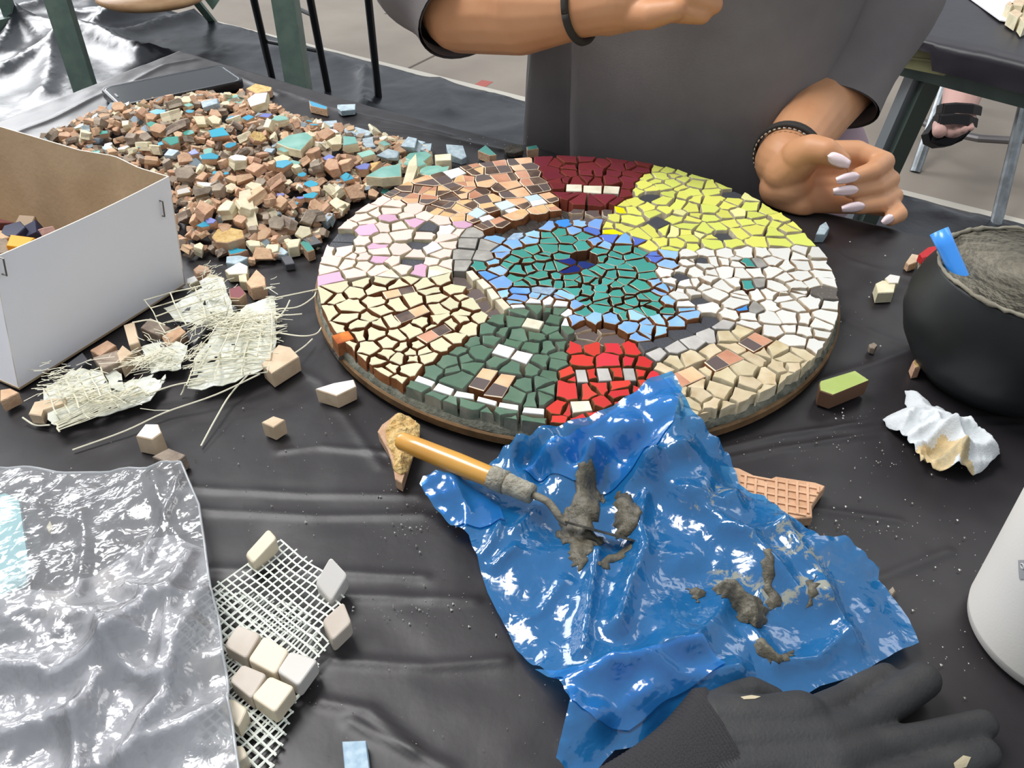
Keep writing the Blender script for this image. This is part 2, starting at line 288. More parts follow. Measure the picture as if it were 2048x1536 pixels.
g = G(); bb = [RV(1740, 84, .012), RV(1880, 94, .012), RV(1893, 128, .012), RV(1893, 146, .012), RV(1888, 152, .012), RV(1740, 122, .012)]
g.add(bb + [p + rn * .012 for p in bb], [[0, 5, 4, 3, 2, 1], [6, 7, 8, 9, 10, 11]] + [[i, (i + 1) % 6, 6 + (i + 1) % 6, 6 + i] for i in range(6)]); 
h = (bb[0] + bb[5]) / 2 + np.array([0, 0, -.002]); h2 = (bb[1] + bb[4]) / 2; g.bar(h - rn * .001, h2 - rn * .001, .004, .003)
g.build('side_board', [mat('board_olive', (148, 148, 108), .6, .3, 0, col2=(120, 122, 84), ns=12)], parent=rt, label='olive yellow board under the tabletop')
# cover: top plus hanging front
g = G(); nU = 60; rows = []
def hang(t): return .028 + (.075 if t > .30 else 0) + .006 * vn(t * 9, 0, 3)
for k in range(26):
    b = .8 * (1 - k / 25); rows.append([R0 - rd * .06 + rd * Lr * (i / nU) + rn * b + np.array([0, 0, .004 * crumple(i * .06, b * 2., .3, 5)]) for i in range(nU + 1)])
tt = [np.dot(RV(1890, 100) - R0, rd)]
for k in range(1, 9):
    row = []
    for i in range(nU + 1):
        s_ = Lr * i / nU - .06; p = R0 + rd * s_; hh = (RV(1830, 72)[2] - RV(1830, 92)[2]) if s_ < tt[0] - .006 else (T - RV(1950, 160)[2])
        row.append(p - rn * (.004 + .004 * vn(i * .5, k * .2, 2)) + np.array([0, 0, -hh * k / 8]))
    rows.append(row)
v = np.array(rows).reshape(-1, 3); n = nU + 1; f = [[a * n + b, a * n + b + 1, (a + 1) * n + b + 1, (a + 1) * n + b] for a in range(len(rows) - 1) for b in range(nU)]
mesh('side_table_cover', v, f, mat('black_film_side', (40, 38, 44), .45, .45, 0, bump=.3, bs=40), smooth=True, label='black plastic sheet draped over the side table at the upper right', cat='table cover')
g = G(); pp = [P(1925, -12, .004), P(2000, 42, .004), P(2060, 54, .004), P(2300, 60, .004), P(2300, -60, .004), P(1950, -40, .004)]; g.add(pp + [p + np.array([0, 0, .0015]) for p in pp], [[5, 4, 3, 2, 1, 0], [6, 7, 8, 9, 10, 11]] + [[i, (i + 1) % 6, 6 + (i + 1) % 6, 6 + i] for i in range(6)])
g.build('paper_sheet', [mat('paper_white', (222, 220, 222), .7, .2, 0, bump=.3, bs=30)], label='white paper sheet on the side table under pale tile pieces', cat='paper')
# steel chair behind the side table
stl = mat('chair_steel', (150, 156, 160), .3, .5, 0, metal=.75, col2=(120, 124, 126), ns=30)
sc = empty('steel_chair', (1.5, 2.4, 0), 'chair with grey steel tube legs and a round foot ring behind the side table', 'chair')
def tleg(a, b, Yb, dy):
    lo = FL(*b); hi = PD(*a, lo[1] + dy); d = (hi - lo) / (hi - lo)[2]; g = G(); g.tube([lo, lo + d * .6], .0165, 12); g.build('leg', [stl], parent=sc); return lo, d
l1 = tleg((1890, 175), (1830, 344), 0, .12); l2 = tleg((2048, 215), (1990, 455), 0, .12); 
for p in ((1.85, 3.0), (1.5, 3.05)): g = G(); g.tube([(p[0] + .1, p[1] + .05, 0), (p[0], p[1], .62)], .0165, 12); g.build('leg', [stl], parent=sc)
g = G(); pts = [PD(1822, 230, 2.72), PD(1850, 246, 2.60), PD(1900, 265, 2.48), PD(1960, 277, 2.38), PD(2028, 281, 2.3), PD(2100, 275, 2.32)]; g.tube(pts, .0115, 10); g.build('foot_ring', [mat('steel_dull', (112, 108, 108), .45, .5, metal=.5)], parent=sc)
g = G(); g.box((1.35, 2.3, .62), (.45, 0, 0), (0, .6, 0), (0, 0, .03)); g.build('seat', [wood], parent=sc)
# foot of someone on the foot ring
sk2 = mat('skin_pale', (196, 156, 146), .5, .4, sss=.15); Yf = 2.18
def fp(x, y, dy=0): return PD(x, y, Yf + dy)
ft = [(fp(1925, 188, .10), .050, fp(1915, 225, .02), .042), (fp(1915, 225, .02), .042, fp(1908, 250, -.03), .034), (fp(1930, 120, .2), .042, fp(1925, 188, .10), .050),
      (fp(1900, 235), .035, fp(1885, 255, -.05), .020), (fp(1925, 235), .032, fp(1925, 255, -.04), .018)]
ft += [(fp(x0, y0, -.03), r, fp(x1, y1, -.075), r * .95) for x0, y0, x1, y1, r in ((1880, 250, 1879, 262, .019), (1898, 254, 1899, 266, .0125), (1912, 253, 1913, 263, .0115), (1926, 252, 1928, 259, .0105), (1939, 249, 1942, 256, .009))]
k_ = fp(1935, 60, .3); ft += [(fp(1930, 120, .2), .042, k_, .055)]
v, f = caps_mesh(ft, .0032, 2); p2 = mesh('person', v, f, sk2, smooth=True, label='foot of a person in a black strappy sandal resting on the chair ring', cat='person')
sd = mat('sandal_black', (20, 19, 22), .6, .3); g = G()
sole = [(1862, 262), (1866, 280), (1885, 289), (1908, 287), (1930, 277), (1948, 258), (1958, 235), (1960, 205), (1950, 200), (1892, 215), (1874, 245)]
tp = [fp(x, y, -.055 + .18 * max(0, (262 - y)) / 60) for x, y in sole]; 
cen = np.mean(tp, axis=0); dn = np.array([0, .035, -.02])
v = [p + np.array([0, .010, -.010]) for p in tp] + [p + np.array([0, .010, -.010]) + dn for p in tp]; n = len(tp); g.add(v, [list(range(n)), list(range(n, 2 * n))[::-1]] + [[i, i + n, (i + 1) % n + n, (i + 1) % n] for i in range(n)]); g.build('sandal_sole', [sd], parent=p2)
for (L_, M_, R_) in (((1876, 222), (1915, 216), (1964, 222)), ((1868, 244), (1908, 238), (1956, 246))):
    g = G(); fw = -.012 if L_[1] < 230 else -.034; pts = [fp(*L_, .02 + fw), fp((L_[0] * 2 + M_[0]) / 3, M_[1] + 2, -.036 + fw), fp(*M_, -.05 + fw), fp((R_[0] * 2 + M_[0]) / 3, M_[1] + 2, -.034 + fw), fp(*R_, .03 + fw)]
    v = []; 
    for p in pts: v += [p + np.array([0, .004, .009]), p + np.array([0, -.004, -.012])]
    v += [p + np.array([0, .012, 0]) for p in v]; m_ = len(pts) * 2; f = []
    for i in range(len(pts) - 1): a = 2 * i; f += [[a, a + 1, a + 3, a + 2], [a + m_, a + 2 + m_, a + 3 + m_, a + 1 + m_], [a, a + 2, a + 2 + m_, a + m_], [a + 1, a + 1 + m_, a + 3 + m_, a + 3]]
    g.add(v, f); g.build('sandal_strap', [sd], parent=p2)
# ================================================================== MOSAIC
ZT = .022                                                           # tile tops above the table
CR = {'A': (620, 300, 5.1206), 'B': (920, 300, 5.12), 'C': (1280, 300, 4.876), 'D': (620, 550, 5.486), 'E': (900, 550, 4.388), 'F': (1280, 550, 4.388), 'G': (780, 600, 5.121)}
def cp(c, x, y): a, b, s = CR[c]; return (a + x / s, b + y / s)
SEEDS = '''
pink A p 715,505 870,550 560,600 665,640 820,620 1060,600 1170,665 540,690 980,680 1350,720 390,770 585,730 765,785 915,775 1520,830 1390,900 1160,865 950,860 735,905 540,920 930,1000 505,1035 345,1040 190,1040 1075,1045 1430,960 1350,1070 700,1040 440,1080 560,1090 230,1140 380,1150 575,1180 840,1150 1250,1150 1390,1165 700,1210 150,1215 470,1250 965,1220
pink A l 700,985 820,700 1045,750 590,820 1550,765 680,1110 200,1310 1130,1240
pink A v 1400,810 1250,1010
pink A e 1280,1240 810,1275
pink A k 1215,785 1105,960 1040,1140 370,885 340,950
path A g 1640,850 1620,960 1570,1070 1560,1165
path B g 280,970 240,1090
path E d 100,30 215,140 280,230 410,300
cream D c 270,135 150,210 310,250 490,200 580,95 820,80 740,150 700,270 960,125 1130,55 1240,95 1440,40 1590,140 1310,180 1370,250 1140,265 960,310 1530,310 1670,240 1770,310 200,410 440,345 390,455 640,450 780,380 1400,370 1650,405 1440,490 1640,490 1880,465 1230,520 910,510 790,540 290,555 530,545 1530,530 1340,580 1730,580 560,655 700,640 970,660 1080,620 1620,690 1430,775 1170,775 840,740 660,800 430,790 1020,790 1110,830 1250,830 820,870 740,925 560,920 890,1000 970,920 1110,925 1290,910 750,1080 1110,1020 930,1175
green G G 1480,50 1330,110 1650,80 1740,90 1260,200 1110,205 1690,200 1650,280 1010,290 1150,330 1290,350 1490,340 1720,340 1810,310 850,420 1050,415 1250,430 1450,475 1640,490 1770,470 1745,570 710,520 930,550 580,630 800,600 1550,630 1710,650 430,710 660,720 850,690 710,800 1100,620 1260,700 1450,700 1640,760 1370,860 1570,850 1240,970 1620,900 1480,1010 240,910 420,1000 580,1090 850,1070 870,1180 1010,1170 1140,1130 1470,1220 1190,1250 1450,1310 1560,1010
green G W 1320,72 1480,22 1620,15 1740,38 1800,115 1800,220
red E r 1100,640 1240,640 1430,650 1600,640 1150,730 1390,740 1590,740 1690,760 1040,860 1085,900 1245,880 1460,880 1690,870 1780,890 1040,1000 1220,1010 1320,970 1470,980 1500,1040 960,1160 1040,1180 1340,1120 980,1290 1450,1200 1150,1290 1300,1260 1560,1120 1650,1030 1720,950 1080,1390 1250,1370 1420,1310 1560,1230
gable E d 1160,430 1210,490 1160,570 1370,450 1420,530
steps F s2 150,690 310,640 470,590 600,520 740,440
steps F k 200,575 370,500 480,430 620,380 60,620
tan F t 210,810 300,750 440,740 620,660 790,620 900,500 760,530 590,840 1010,740 1090,660 1190,650 1300,720 1400,670 740,880 930,830 1100,880 1230,810 1340,810 1470,820 530,950 690,980 960,940 1310,910 910,1050 1140,1020 1020,1120 510,1060 620,1130 800,1170 640,1250 380,1040 440,1120 400,1200 520,1330 260,1060 240,1160 330,1250
white C w 650,990 830,1000 1020,1000 1190,1010 1380,1000 1590,985 460,1020 450,1080 500,1060 720,1080 810,1080 950,1060 840,1190 960,1110 1540,1030 1700,1010 1290,1080 1430,1130 1580,1110 1770,1120 1800,1210 400,1160 550,1180 700,1190 640,1130 990,1210 1110,1190 1290,1190 1420,1250 1560,1230 1660,1290 1840,1280 250,1200 290,1280 450,1300 540,1300 630,1330 680,1270 800,1320 930,1290 1340,1330 1520,1310 400,1370 500,1380 730,1400 380,1420 980,1400 1140,1400 1270,1390 1400,1410 1560,1400 1640,1440
white F w 390,250 600,280 850,250 880,170 1270,190 1400,170 1150,270 1340,260 1490,230 1650,265 1660,360 780,350 960,360 1130,370 1300,360 1440,380 1600,430 960,430 1180,480 1330,470 1430,490 1360,560 1590,510 1570,610
white C k 620,1080 390,1230
white F k 530,215
white C g 1150,1090 1160,1300
white F g 1010,300
white C T 1055,1095 1035,1300
white F b 910,290
white C K 1790,1390
yellow C y 190,170 270,190 390,210 580,250 80,260 220,250 320,245 420,290 170,300 310,320 560,325 670,340 820,340 60,350 100,370 210,350 400,360 290,420 490,400 700,400 430,440 230,500 350,530 510,570 560,480 690,500 760,460 660,575 920,500 830,540 1080,540 1260,570 820,620 1120,630 1370,660 240,580 150,610 80,560 360,660 540,630 490,680 680,650 480,730 770,740 890,710 1030,700 1200,690 1320,720 1440,760 1510,730 620,770 450,810 680,850 980,810 1110,780 1290,810 1590,870 130,800 240,790 480,860 900,910 1150,890 1350,900 700,910 520,930 350,910 220,900 80,930 20,830 300,965
yellow C q 1060,460 960,610 400,610 310,800 570,820
yellow C k 820,830 110,450 900,425
yellow B y 1780,520 1680,545 1570,690 1720,700 1500,760 1640,770 1810,420 1750,620
yellow B Y 1650,620 1540,830
tabby B 2 340,125 620,110 120,200 380,200 680,170 245,315 430,280 720,240 60,330 480,370 760,320 50,410 150,440 560,430 820,390 260,510 920,480 80,560 300,570 600,540 480,620 960,590 840,610 560,670 130,690 400,740 270,770
tabby A 2 1640,190 1360,290 1590,310 1200,330 1490,385 1150,400 960,400 870,440 1040,490 1200,490 1350,430 1250,430 1430,470 1550,440 1370,560 1290,610 1550,590 1420,640 1530,690 930,460
maroon B m 870,110 930,190 960,260 1110,100 1120,160 1270,100 1300,160 1120,230 1470,130 1400,230 1310,230 1600,110 1620,160 1750,160 1890,150 1560,240 1780,240 1720,290 1550,310 1300,290 1400,310 1090,300 1020,370 1180,310 1700,370 1680,430 1050,440 1120,480 1200,510 1380,520 1600,520 1500,490 1010,300 1840,190 990,130
roof B d 1180,590 1300,680 1400,620 1450,680 1200,660 1500,620
pond B T 890,860 1030,830 930,930 1090,915 910,985 1100,990 1270,870 1250,970 750,1010 640,1055 830,1090 860,1060 1040,1070 560,1115 690,1125 1420,1040 1470,1090 1580,1080 1690,1010 1780,1080 1830,1030 490,1180 615,1210 710,1200 810,1180 920,1190 190,1190 560,1290 820,1280 740,1340 640,1370 980,1270 1150,1280 1230,1310 1330,1250 1400,1220 1500,1180 1560,1250 1700,1200 1880,1190 1820,1130 1940,1280 1690,1250 1680,1320 1380,1330 1490,1340 1310,1310 1010,1360 1140,1360 1290,1380 1580,1380 1460,1410 1850,1390 880,1350 1160,1440 1290,1460 1740,1440 1620,1450 1430,1500 1740,1510 1890,1510 1270,1510 1060,1180 1560,1110
pond E T 1190,210 1340,220 1180,320 1320,290 1480,220 1480,310 1530,260 1590,210 1680,310 1710,220 1770,270 1530,350
pond F T 100,180 40,200 110,260 250,310 70,300
pond B B 890,780 1230,750 1410,750 1170,820 760,860 370,910 560,970 700,930 430,1020 430,1070 1380,940 1470,970 1680,930 330,1160 370,1230 400,1360 450,1470 600,1510 800,1500 1060,1490 2010,1360 2040,1450
pond B b 1060,750 270,1290 620,1440
pond B n 1330,830 1550,900 1820,930 1990,1090
pond B s 570,880 850,1430
pond B N 1090,1150 1120,1215 1300,1170
pond E B 590,225 780,190 980,190 1090,270 1120,400 1260,370 1420,365 1580,440 1620,350 1740,480 1690,540
pond C B 290,1110 270,1340 300,1020
pond C n 140,1045
pond F B 220,110 250,220 400,290 250,360 430,350 60,410 150,390 40,530 140,490 330,400
border B z 1000,655 900,690 780,725 680,760 560,790 450,845 360,825 1085,640 830,760
none B x 1265,1070 1350,1090 1060,560
'''
RECTS = '''
cream D 2 790,180 1130,110 1165,180 835,255
cream D 2 915,435 1250,315 1320,390 990,520
cream D 2 1165,675 1480,535 1560,605 1280,745
cream D a 235,665 420,610 490,700 300,760
green G W 1110,450 1285,500 1215,600 1040,545
green G W 1300,508 1470,548 1400,650 1232,592
green G e 1400,185 1580,225 1530,310 1345,275
green G 2 950,690 1110,720 960,930 800,880
green G 2 1140,745 1290,765 1150,990 955,965
green G W 285,765 465,830 425,880 245,820
green G W 490,845 660,905 620,970 435,915
green G W 680,930 865,965 860,1020 645,985
green G W 900,985 1100,1040 1080,1085 885,1030
green G W 1120,1042 1320,1070 1315,1125 1105,1090
green G W 1370,1105 1585,1120 1580,1180 1350,1160
red E s2 1100,830 1190,830 1215,945 1120,945
red E s2 1285,815 1390,815 1425,925 1310,930
red E s2 1515,808 1615,808 1640,915 1535,920
red E e 1055,1100 1225,1095 1255,1185 1080,1205
tan F 2 860,590 1010,495 1170,570 1000,670
tan F 2 560,770 765,650 920,735 660,850
tan F 2 210,890 460,790 580,885 310,1000
maroon B e 1090,350 1250,355 1250,425 1085,420
maroon B e 1265,360 1455,365 1450,440 1260,430
maroon B e 1475,370 1640,380 1625,450 1465,440
yellow C k 170,645 300,705 170,765 55,700
path B e 60,1235 125,1220 205,1305 130,1330
path B e 165,1330 230,1310 325,1395 245,1425
path E e 320,120 370,110 440,190 370,215
path E e 395,215 455,200 535,280 475,310
tabby A W 1360,215 1525,170 1605,225 1450,285
tabby B i 70,655 180,585 275,640 175,700
tabby B i 350,550 480,515 570,570 430,620
tabby B i 655,475 790,445 850,490 720,525
tabby B W 190,685 300,650 360,685 240,735
tabby B W 455,610 560,580 620,605 510,645
tabby B W 715,530 850,500 900,545 745,580
'''
mm = {}
def tmat(k, n, col, rough=.2, var=.08, hvar=.006, **kw): mm[k] = mat('glaze_' + n, col, rough, .5, var, hvar, **kw)
tmat('p', 'pink', (232, 200, 188), .45, .06); tmat('l', 'lilac', (208, 165, 190), .3); tmat('v', 'lavender', (218, 210, 222), .3); tmat('k', 'charcoal', (62, 64, 70), .45, bump=.3, bs=900)
tmat('g', 'grey_stone', (138, 134, 128), .5, col2=(160, 157, 150), ns=120); tmat('c', 'cream', (206, 202, 168), .25, .05); tmat('e', 'ivory', (230, 222, 200), .3, .05, col2=(205, 196, 172), ns=90)
tmat('d', 'taupe', (92, 80, 77), .4); tmat('G', 'green', (78, 106, 86), .35, .10, col2=(104, 128, 108), ns=50, lo=.45, hi=.8); tmat('w', 'white', (216, 215, 209), .3, .06); tmat('W', 'bright_white', (232, 235, 234), .18, .03)
tmat('r', 'red', (200, 50, 48), .3, .10); tmat('m', 'maroon', (112, 40, 48), .3, .12); tmat('y', 'yellow', (214, 217, 104), .3, .08, .012); tmat('Y', 'vivid_yellow', (226, 218, 8), .3); tmat('q', 'pale_yellow', (226, 224, 150), .35)
tmat('t', 'tan', (180, 160, 124), .5, .09, col2=(206, 192, 160), ns=90, lo=.35, hi=.7); tmat('B', 'sky_blue', (118, 164, 218), .25, .10, .012, col2=(150, 188, 228), ns=40); tmat('b', 'blue', (60, 128, 206), .2, .1, col2=(120, 170, 220), ns=30, lo=.5, hi=.7); tmat('n', 'periwinkle', (88, 116, 196), .25)
tmat('N', 'navy', (16, 42, 108), .2); tmat('T', 'teal', (64, 146, 136), .3, .12, .012); tmat('s', 'slate_blue', (128, 152, 176), .5, col2=(160, 180, 198), ns=250); tmat('s2', 'grey_marble', (160, 156, 152), .4, .06, col2=(190, 186, 180), ns=45)
tmat('z', 'black_granite', (46, 42, 41), .4, .1, 0, col2=(70, 64, 60), ns=300); tmat('a', 'amber', (150, 72, 22), .12, .02, col2=(222, 130, 50), ns=70); tmat('K', 'granite', (92, 86, 80), .4, col2=(180, 172, 160), ns=700, lo=.62, hi=.68); tmat('i', 'icy_blue', (196, 216, 230), .12)
body = {'cl': mat('clay_brown', (150, 98, 62), .8, .2, .12, col2=(112, 70, 44), ns=120), 'dk': mat('clay_dark', (96, 66, 46), .8, .2, .12), 'pc': mat('biscuit_pale', (214, 204, 178), .75, .2, .06, col2=(186, 174, 146), ns=130),
        'gs': mat('green_body', (104, 116, 104), .7, .2, .08, col2=(150, 148, 136), ns=80), 'wb': mat('biscuit_white', (206, 196, 178), .7, .2, .06, col2=(178, 152, 124), ns=80), 'rb': mat('clay_red', (128, 62, 48), .8, .2, .1), 'gy': mat('stone_side', (128, 124, 118), .65, .3, .06), 'pe': mat('glaze_edge', (238, 218, 192), .5, .3)}
SIDE = dict(p='pc', l='pc', v='pc', k='gy', g='gy', c='cl', e='pc', d='wb', G='gs', w='wb', W='wb', r='cl', m='rb', y='pc', Y='pc', q='pc', t='pc', B='cl', b='cl', n='cl', N='cl', T='dk', s='gy', s2='gy', a='cl', K='gy', i='wb', z='gy')
EDGE = dict(d='wb', B='wb', T='wb', w='wb', r='cl', m='rb', c='pc')
two = [mat('glaze_sand', (228, 186, 148), .15, .5, .05, col2=(212, 166, 126), ns=60), mat('glaze_honey', (220, 184, 136), .15, .5, .05, col2=(202, 164, 118), ns=60), mat('glaze_umber', (82, 68, 62), .15, .5, .05, col2=(120, 100, 86), ns=60), mat('glaze_rust', (202, 150, 122), .15, .5, .05, col2=(182, 128, 102), ns=60), mat('glaze_taupe', (174, 154, 126), .15, .5, .05, col2=(150, 130, 104), ns=60)]
ctr = np.array([.0489, .5712]); RB = .2015
seeds = []
for ln in SEEDS.strip().split('\n'):
    q = ln.split(); 
    for s in q[3:]:
        x, y = map(float, s.split(',')); p = P(*cp(q[1], x, y), ZT); seeds.append((q[0], q[2], p[:2]))
rects = []
for ln in RECTS.strip().split('\n'):
    q = ln.split(); pl = [P(*cp(q[1], *map(float, s.split(','))), ZT)[:2] for s in q[3:]]
    if sum(pl[i][0] * pl[(i + 1) % 4][1] - pl[(i + 1) % 4][0] * pl[i][1] for i in range(4)) < 0: pl = pl[::-1]
    rects.append((q[0], q[2], [np.array(p) for p in pl]))
seeds = [s for s in seeds if not any(inside(s[2][0], s[2][1], [tuple(p) for p in r[2]]) for r in rects)]
def clip(poly, n, c):                                               # keep p.n <= c
    out = []
    for a, b in zip(poly, poly[1:] + poly[:1]):
        da, db = np.dot(a, n) - c, np.dot(b, n) - c
        if da <= 0: out.append(a)
        if (da < 0 < db) or (db < 0 < da): out.append(a + (b - a) * (da / (da - db)))
    return out
def ring_inset(poly, d):
    c = np.mean(poly, axis=0); r = []
    for p in poly: v = p - c; L = np.linalg.norm(v); r.append(c + v * max(.3, (L - d) / L))
    return r
def tile(poly, code, zt, parent, order=None, name='tile'):
    rough = code not in ('2', 'W', 'e', 's2', 'k', 'a', 'i', 'g'); g = G(); pts = []
    if rough: c = np.mean(poly, axis=0); poly = [c + (p - c) * (1 - min(.3, random.choice((0, 0, 0, .0004, .0008, .0014)) / (np.linalg.norm(p - c) + 1e-6))) for p in poly]
    for a, b in zip(poly, poly[1:] + poly[:1]):
        pts.append(a); L = np.linalg.norm(b - a)
        if rough and L > .0045: n = np.array([(b - a)[1], -(b - a)[0]]) / L; pts.append(a + (b - a) * random.uniform(.3, .7) - n * random.choice((-.0002, .0001, .0003, .0006, .0011)) * (1 if L > .007 else .6))
    n = len(pts); tx, ty = (random.uniform(-.08, .08), random.uniform(-.08, .08)) if rough else (random.uniform(-.02, .02), random.uniform(-.02, .02)); c = np.mean(pts, axis=0)
    def Z(p, z): return (p[0], p[1], z + (p[0] - c[0]) * tx + (p[1] - c[1]) * ty)
    bev = .0007 if code in ('W', 'e', 's2') else .00035
    rings = [[(p[0], p[1], T + .0085) for p in ring_inset(pts, -.0004)], [Z(p, zt - bev * 1.1) for p in pts]]
    if bev > .0005: rings.append([Z(p, zt - bev * .35) for p in ring_inset(pts, bev * .35)])
    rings.append([Z(p, zt) for p in ring_inset(pts, bev)])
    k = len(rings); v = [p for r in rings for p in r]; f = []; m = []
    for i in range(k - 1):
        for j in range(n): f.append([i * n + j, i * n + (j + 1) % n, (i + 1) * n + (j + 1) % n, (i + 1) * n + j]); m.append(2 if i == 0 else 1)
    f.append([(k - 1) * n + j for j in range(n)]); m.append(0); g.add(v, f, m)
    if code == '2':
        top = [np.array(p[:2]) for p in rings[-1]]; e = max(zip(top, top[1:] + top[:1]), key=lambda q: np.linalg.norm(q[1] - q[0])); d = (e[1] - e[0]); d /= np.linalg.norm(d); cc = np.mean(top, axis=0); ix = []
        for sg in (1, -1):
            h = clip(ring_inset(top, .0004), -d * sg, np.dot(cc, -d * sg) - .0002)
            if len(h) > 2: g.add([Z(p, zt + .00015) for p in h], [list(range(len(h)))], 3 if sg > 0 else 4)
        q = random.sample(range(5), 2)
        if 2 not in q and random.random() < .3: q[random.randint(0, 1)] = 2
        if order: q = list(order[1:]) if np.dot(d, order[0]) > 0 else [order[2], order[1]]
        mats = [body['pe'], body['pe'], body['cl'], two[q[0]], two[q[1]]]
    else: mats = [mm[code], body[EDGE[code]] if code in EDGE else mm[code], body[SIDE[code]]]
    return g.build(name, mats, parent=parent)
mosaic = empty('round_mosaic', (ctr[0], ctr[1], T), 'round tile mosaic of coloured houses around a teal pond, on a brown board', 'mosaic')
v, f = revolve([(0, T + .0015), (.2, T + .0015), (.203, T + .003), (.2035, T + .0085), (.2025, T + .0095), (0, T + .0095)], ctr, 128)
mesh('board', v, f, mat('board_brown', (126, 98, 68), .7, .25, 0, col2=(102, 80, 56), ns=90, bump=.3, bs=300), parent=mosaic, smooth=False, label='brown fibreboard disc under the tiles')
SECT = dict(pink='pink house', path='grey and ivory stepping border', cream='cream house', green='dark green house', red='red house', roof='taupe roof of the maroon house', gable='taupe roof of the red house', steps='grey marble steps', tan='sandstone house', white='white house', yellow='yellow house', tabby='brown two-tone glazed house', maroon='maroon house', border='black curved border', pond='teal and sky-blue centre')
cells = []; PW = [(random.uniform(-.0022, .0022) if s[0] not in ('tabby', 'steps', 'path') and s[1] not in 'xk' else 0.) for s in seeds]
for i, (sec, code, s) in enumerate(seeds):
    if code == 'x': continue
    rr = .0125 if code in ('d', 's', 'z') else .0155
    poly = [s + rr * np.array([math.cos(a), math.sin(a)]) * random.uniform(.88, 1.05) for a in [2 * math.pi * (k + .5) / 9 for k in range(9)]]
    gap = .0006 if sec in ('maroon', 'pink', 'white', 'tabby', 'pond') else .0008
    for j, (_, c2, q) in enumerate(seeds):
        d = q - s; L = np.linalg.norm(d)
        if j == i or L > .035 or L < 1e-6: continue
        n = d / L; t = random.uniform(-.16, .16) if sec != 'tabby' else 0; n = np.array([n[0] * math.cos(t) - n[1] * math.sin(t), n[0] * math.sin(t) + n[1] * math.cos(t)]) if (i * 7919 + j) < 0 else n; wt = PW[j] - PW[i]; poly = clip(poly, n, np.dot(n, (s + q) / 2 - n * wt * .5) - gap * random.uniform(.4, 1.3))
    for (_, _, r) in rects:
        best = None
        for a, b in zip(r, r[1:] + r[:1]):
            n = np.array([(b - a)[1], -(b - a)[0]]); n /= np.linalg.norm(n); dd = np.dot(s - a, n)
            if best is None or dd > best[0]: best = (dd, n, a)
        if np.linalg.norm(s - np.mean(r, axis=0)) < .05: poly = clip(poly, -best[1], -np.dot(best[2], best[1]) - .0007)
    for k in range(96): n = np.array([math.cos(k * math.pi / 48), math.sin(k * math.pi / 48)]); poly = clip(poly, n, np.dot(n, ctr) + RB - .002)
    out = []
    for p in poly:
        if not out or np.linalg.norm(p - out[-1]) > .0009: out.append(p)
    if len(out) > 2 and np.linalg.norm(out[0] - out[-1]) < .0009: out.pop()
    if len(out) > 2: cells.append((sec, code, out))
ORD = {0: ((-1, 0), 0, 2), 1: ((-1, 0), 2, 0), 2: ((-1, 0), 3, 2), 7: ((0, 1), 0, 4), 8: ((0, 1), 0, 4), 19: ((-1, 0), 4, 3), 20: ((-1, 0), 4, 3), 21: ((-1, 0), 3, 0)}
ORDP = {}
for k_, (a, c, p) in enumerate(rects):
    q_ = ring_inset(p, .0002); cells.append((a, c, q_))
    if c == '2' and k_ in ORD: ORDP[id(q_)] = ORD[k_]
mort = mat('mortar_grey', (88, 84, 76), .85, .2, 0, col2=(62, 56, 50), ns=140, bump=.6, bs=420)
for sec in SECT:
    g = G(); mine = [c for c in cells if c[0] == sec]
    for _, _, p in mine:
        q = ring_inset(p, -.0012); n = len(q); h = T + .0118 + random.uniform(-.0006, .0006)
        g.add([(a[0], a[1], T + .0094) for a in ring_inset(p, -.0022)] + [(a[0], a[1], h) for a in q], [[j, (j + 1) % n, n + (j + 1) % n, n + j] for j in range(n)] + [[n + j for j in range(n)]])
    bed = g.build('mortar_bed', [mort], parent=mosaic, label='mortar bed of the ' + SECT[sec])
    for _, code, p in mine:
        zt = T + ZT + random.uniform(-.0008, .0008) - (.004 if code == 'd' else .0022 if code == 'k' and len(p) != 4 else 0) - (.0008 if code in ('T', 'N') else 0) - (.0055 if code == 'z' else 0)
        tile(p, code, zt, bed, ORDP.get(id(p)))
# rim mortar squeezed out at the edge
g = G(); n = 220
def rimp(i, r, z): a = 2 * math.pi * i / n; k = .0014 * (vn(i * .35, r * 900, 3) - .5); return (ctr[0] + (r + k) * math.cos(a), ctr[1] + (r + k) * math.sin(a), T + z + .002 * (vn(i * .5, 7, 5) - .5))
rings = [[rimp(i, r, z) for i in range(n)] for r, z in ((.1925, .0125), (.198, .0145), (.2005, .0130), (.2018, .0092))]
g.loft(rings, cap=False); g.build('mortar_rim', [mat('mortar_rim', (120, 120, 108), .85, .2, 0, col2=(86, 88, 78), ns=160, bump=.7, bs=500)], parent=mosaic, smooth=True)
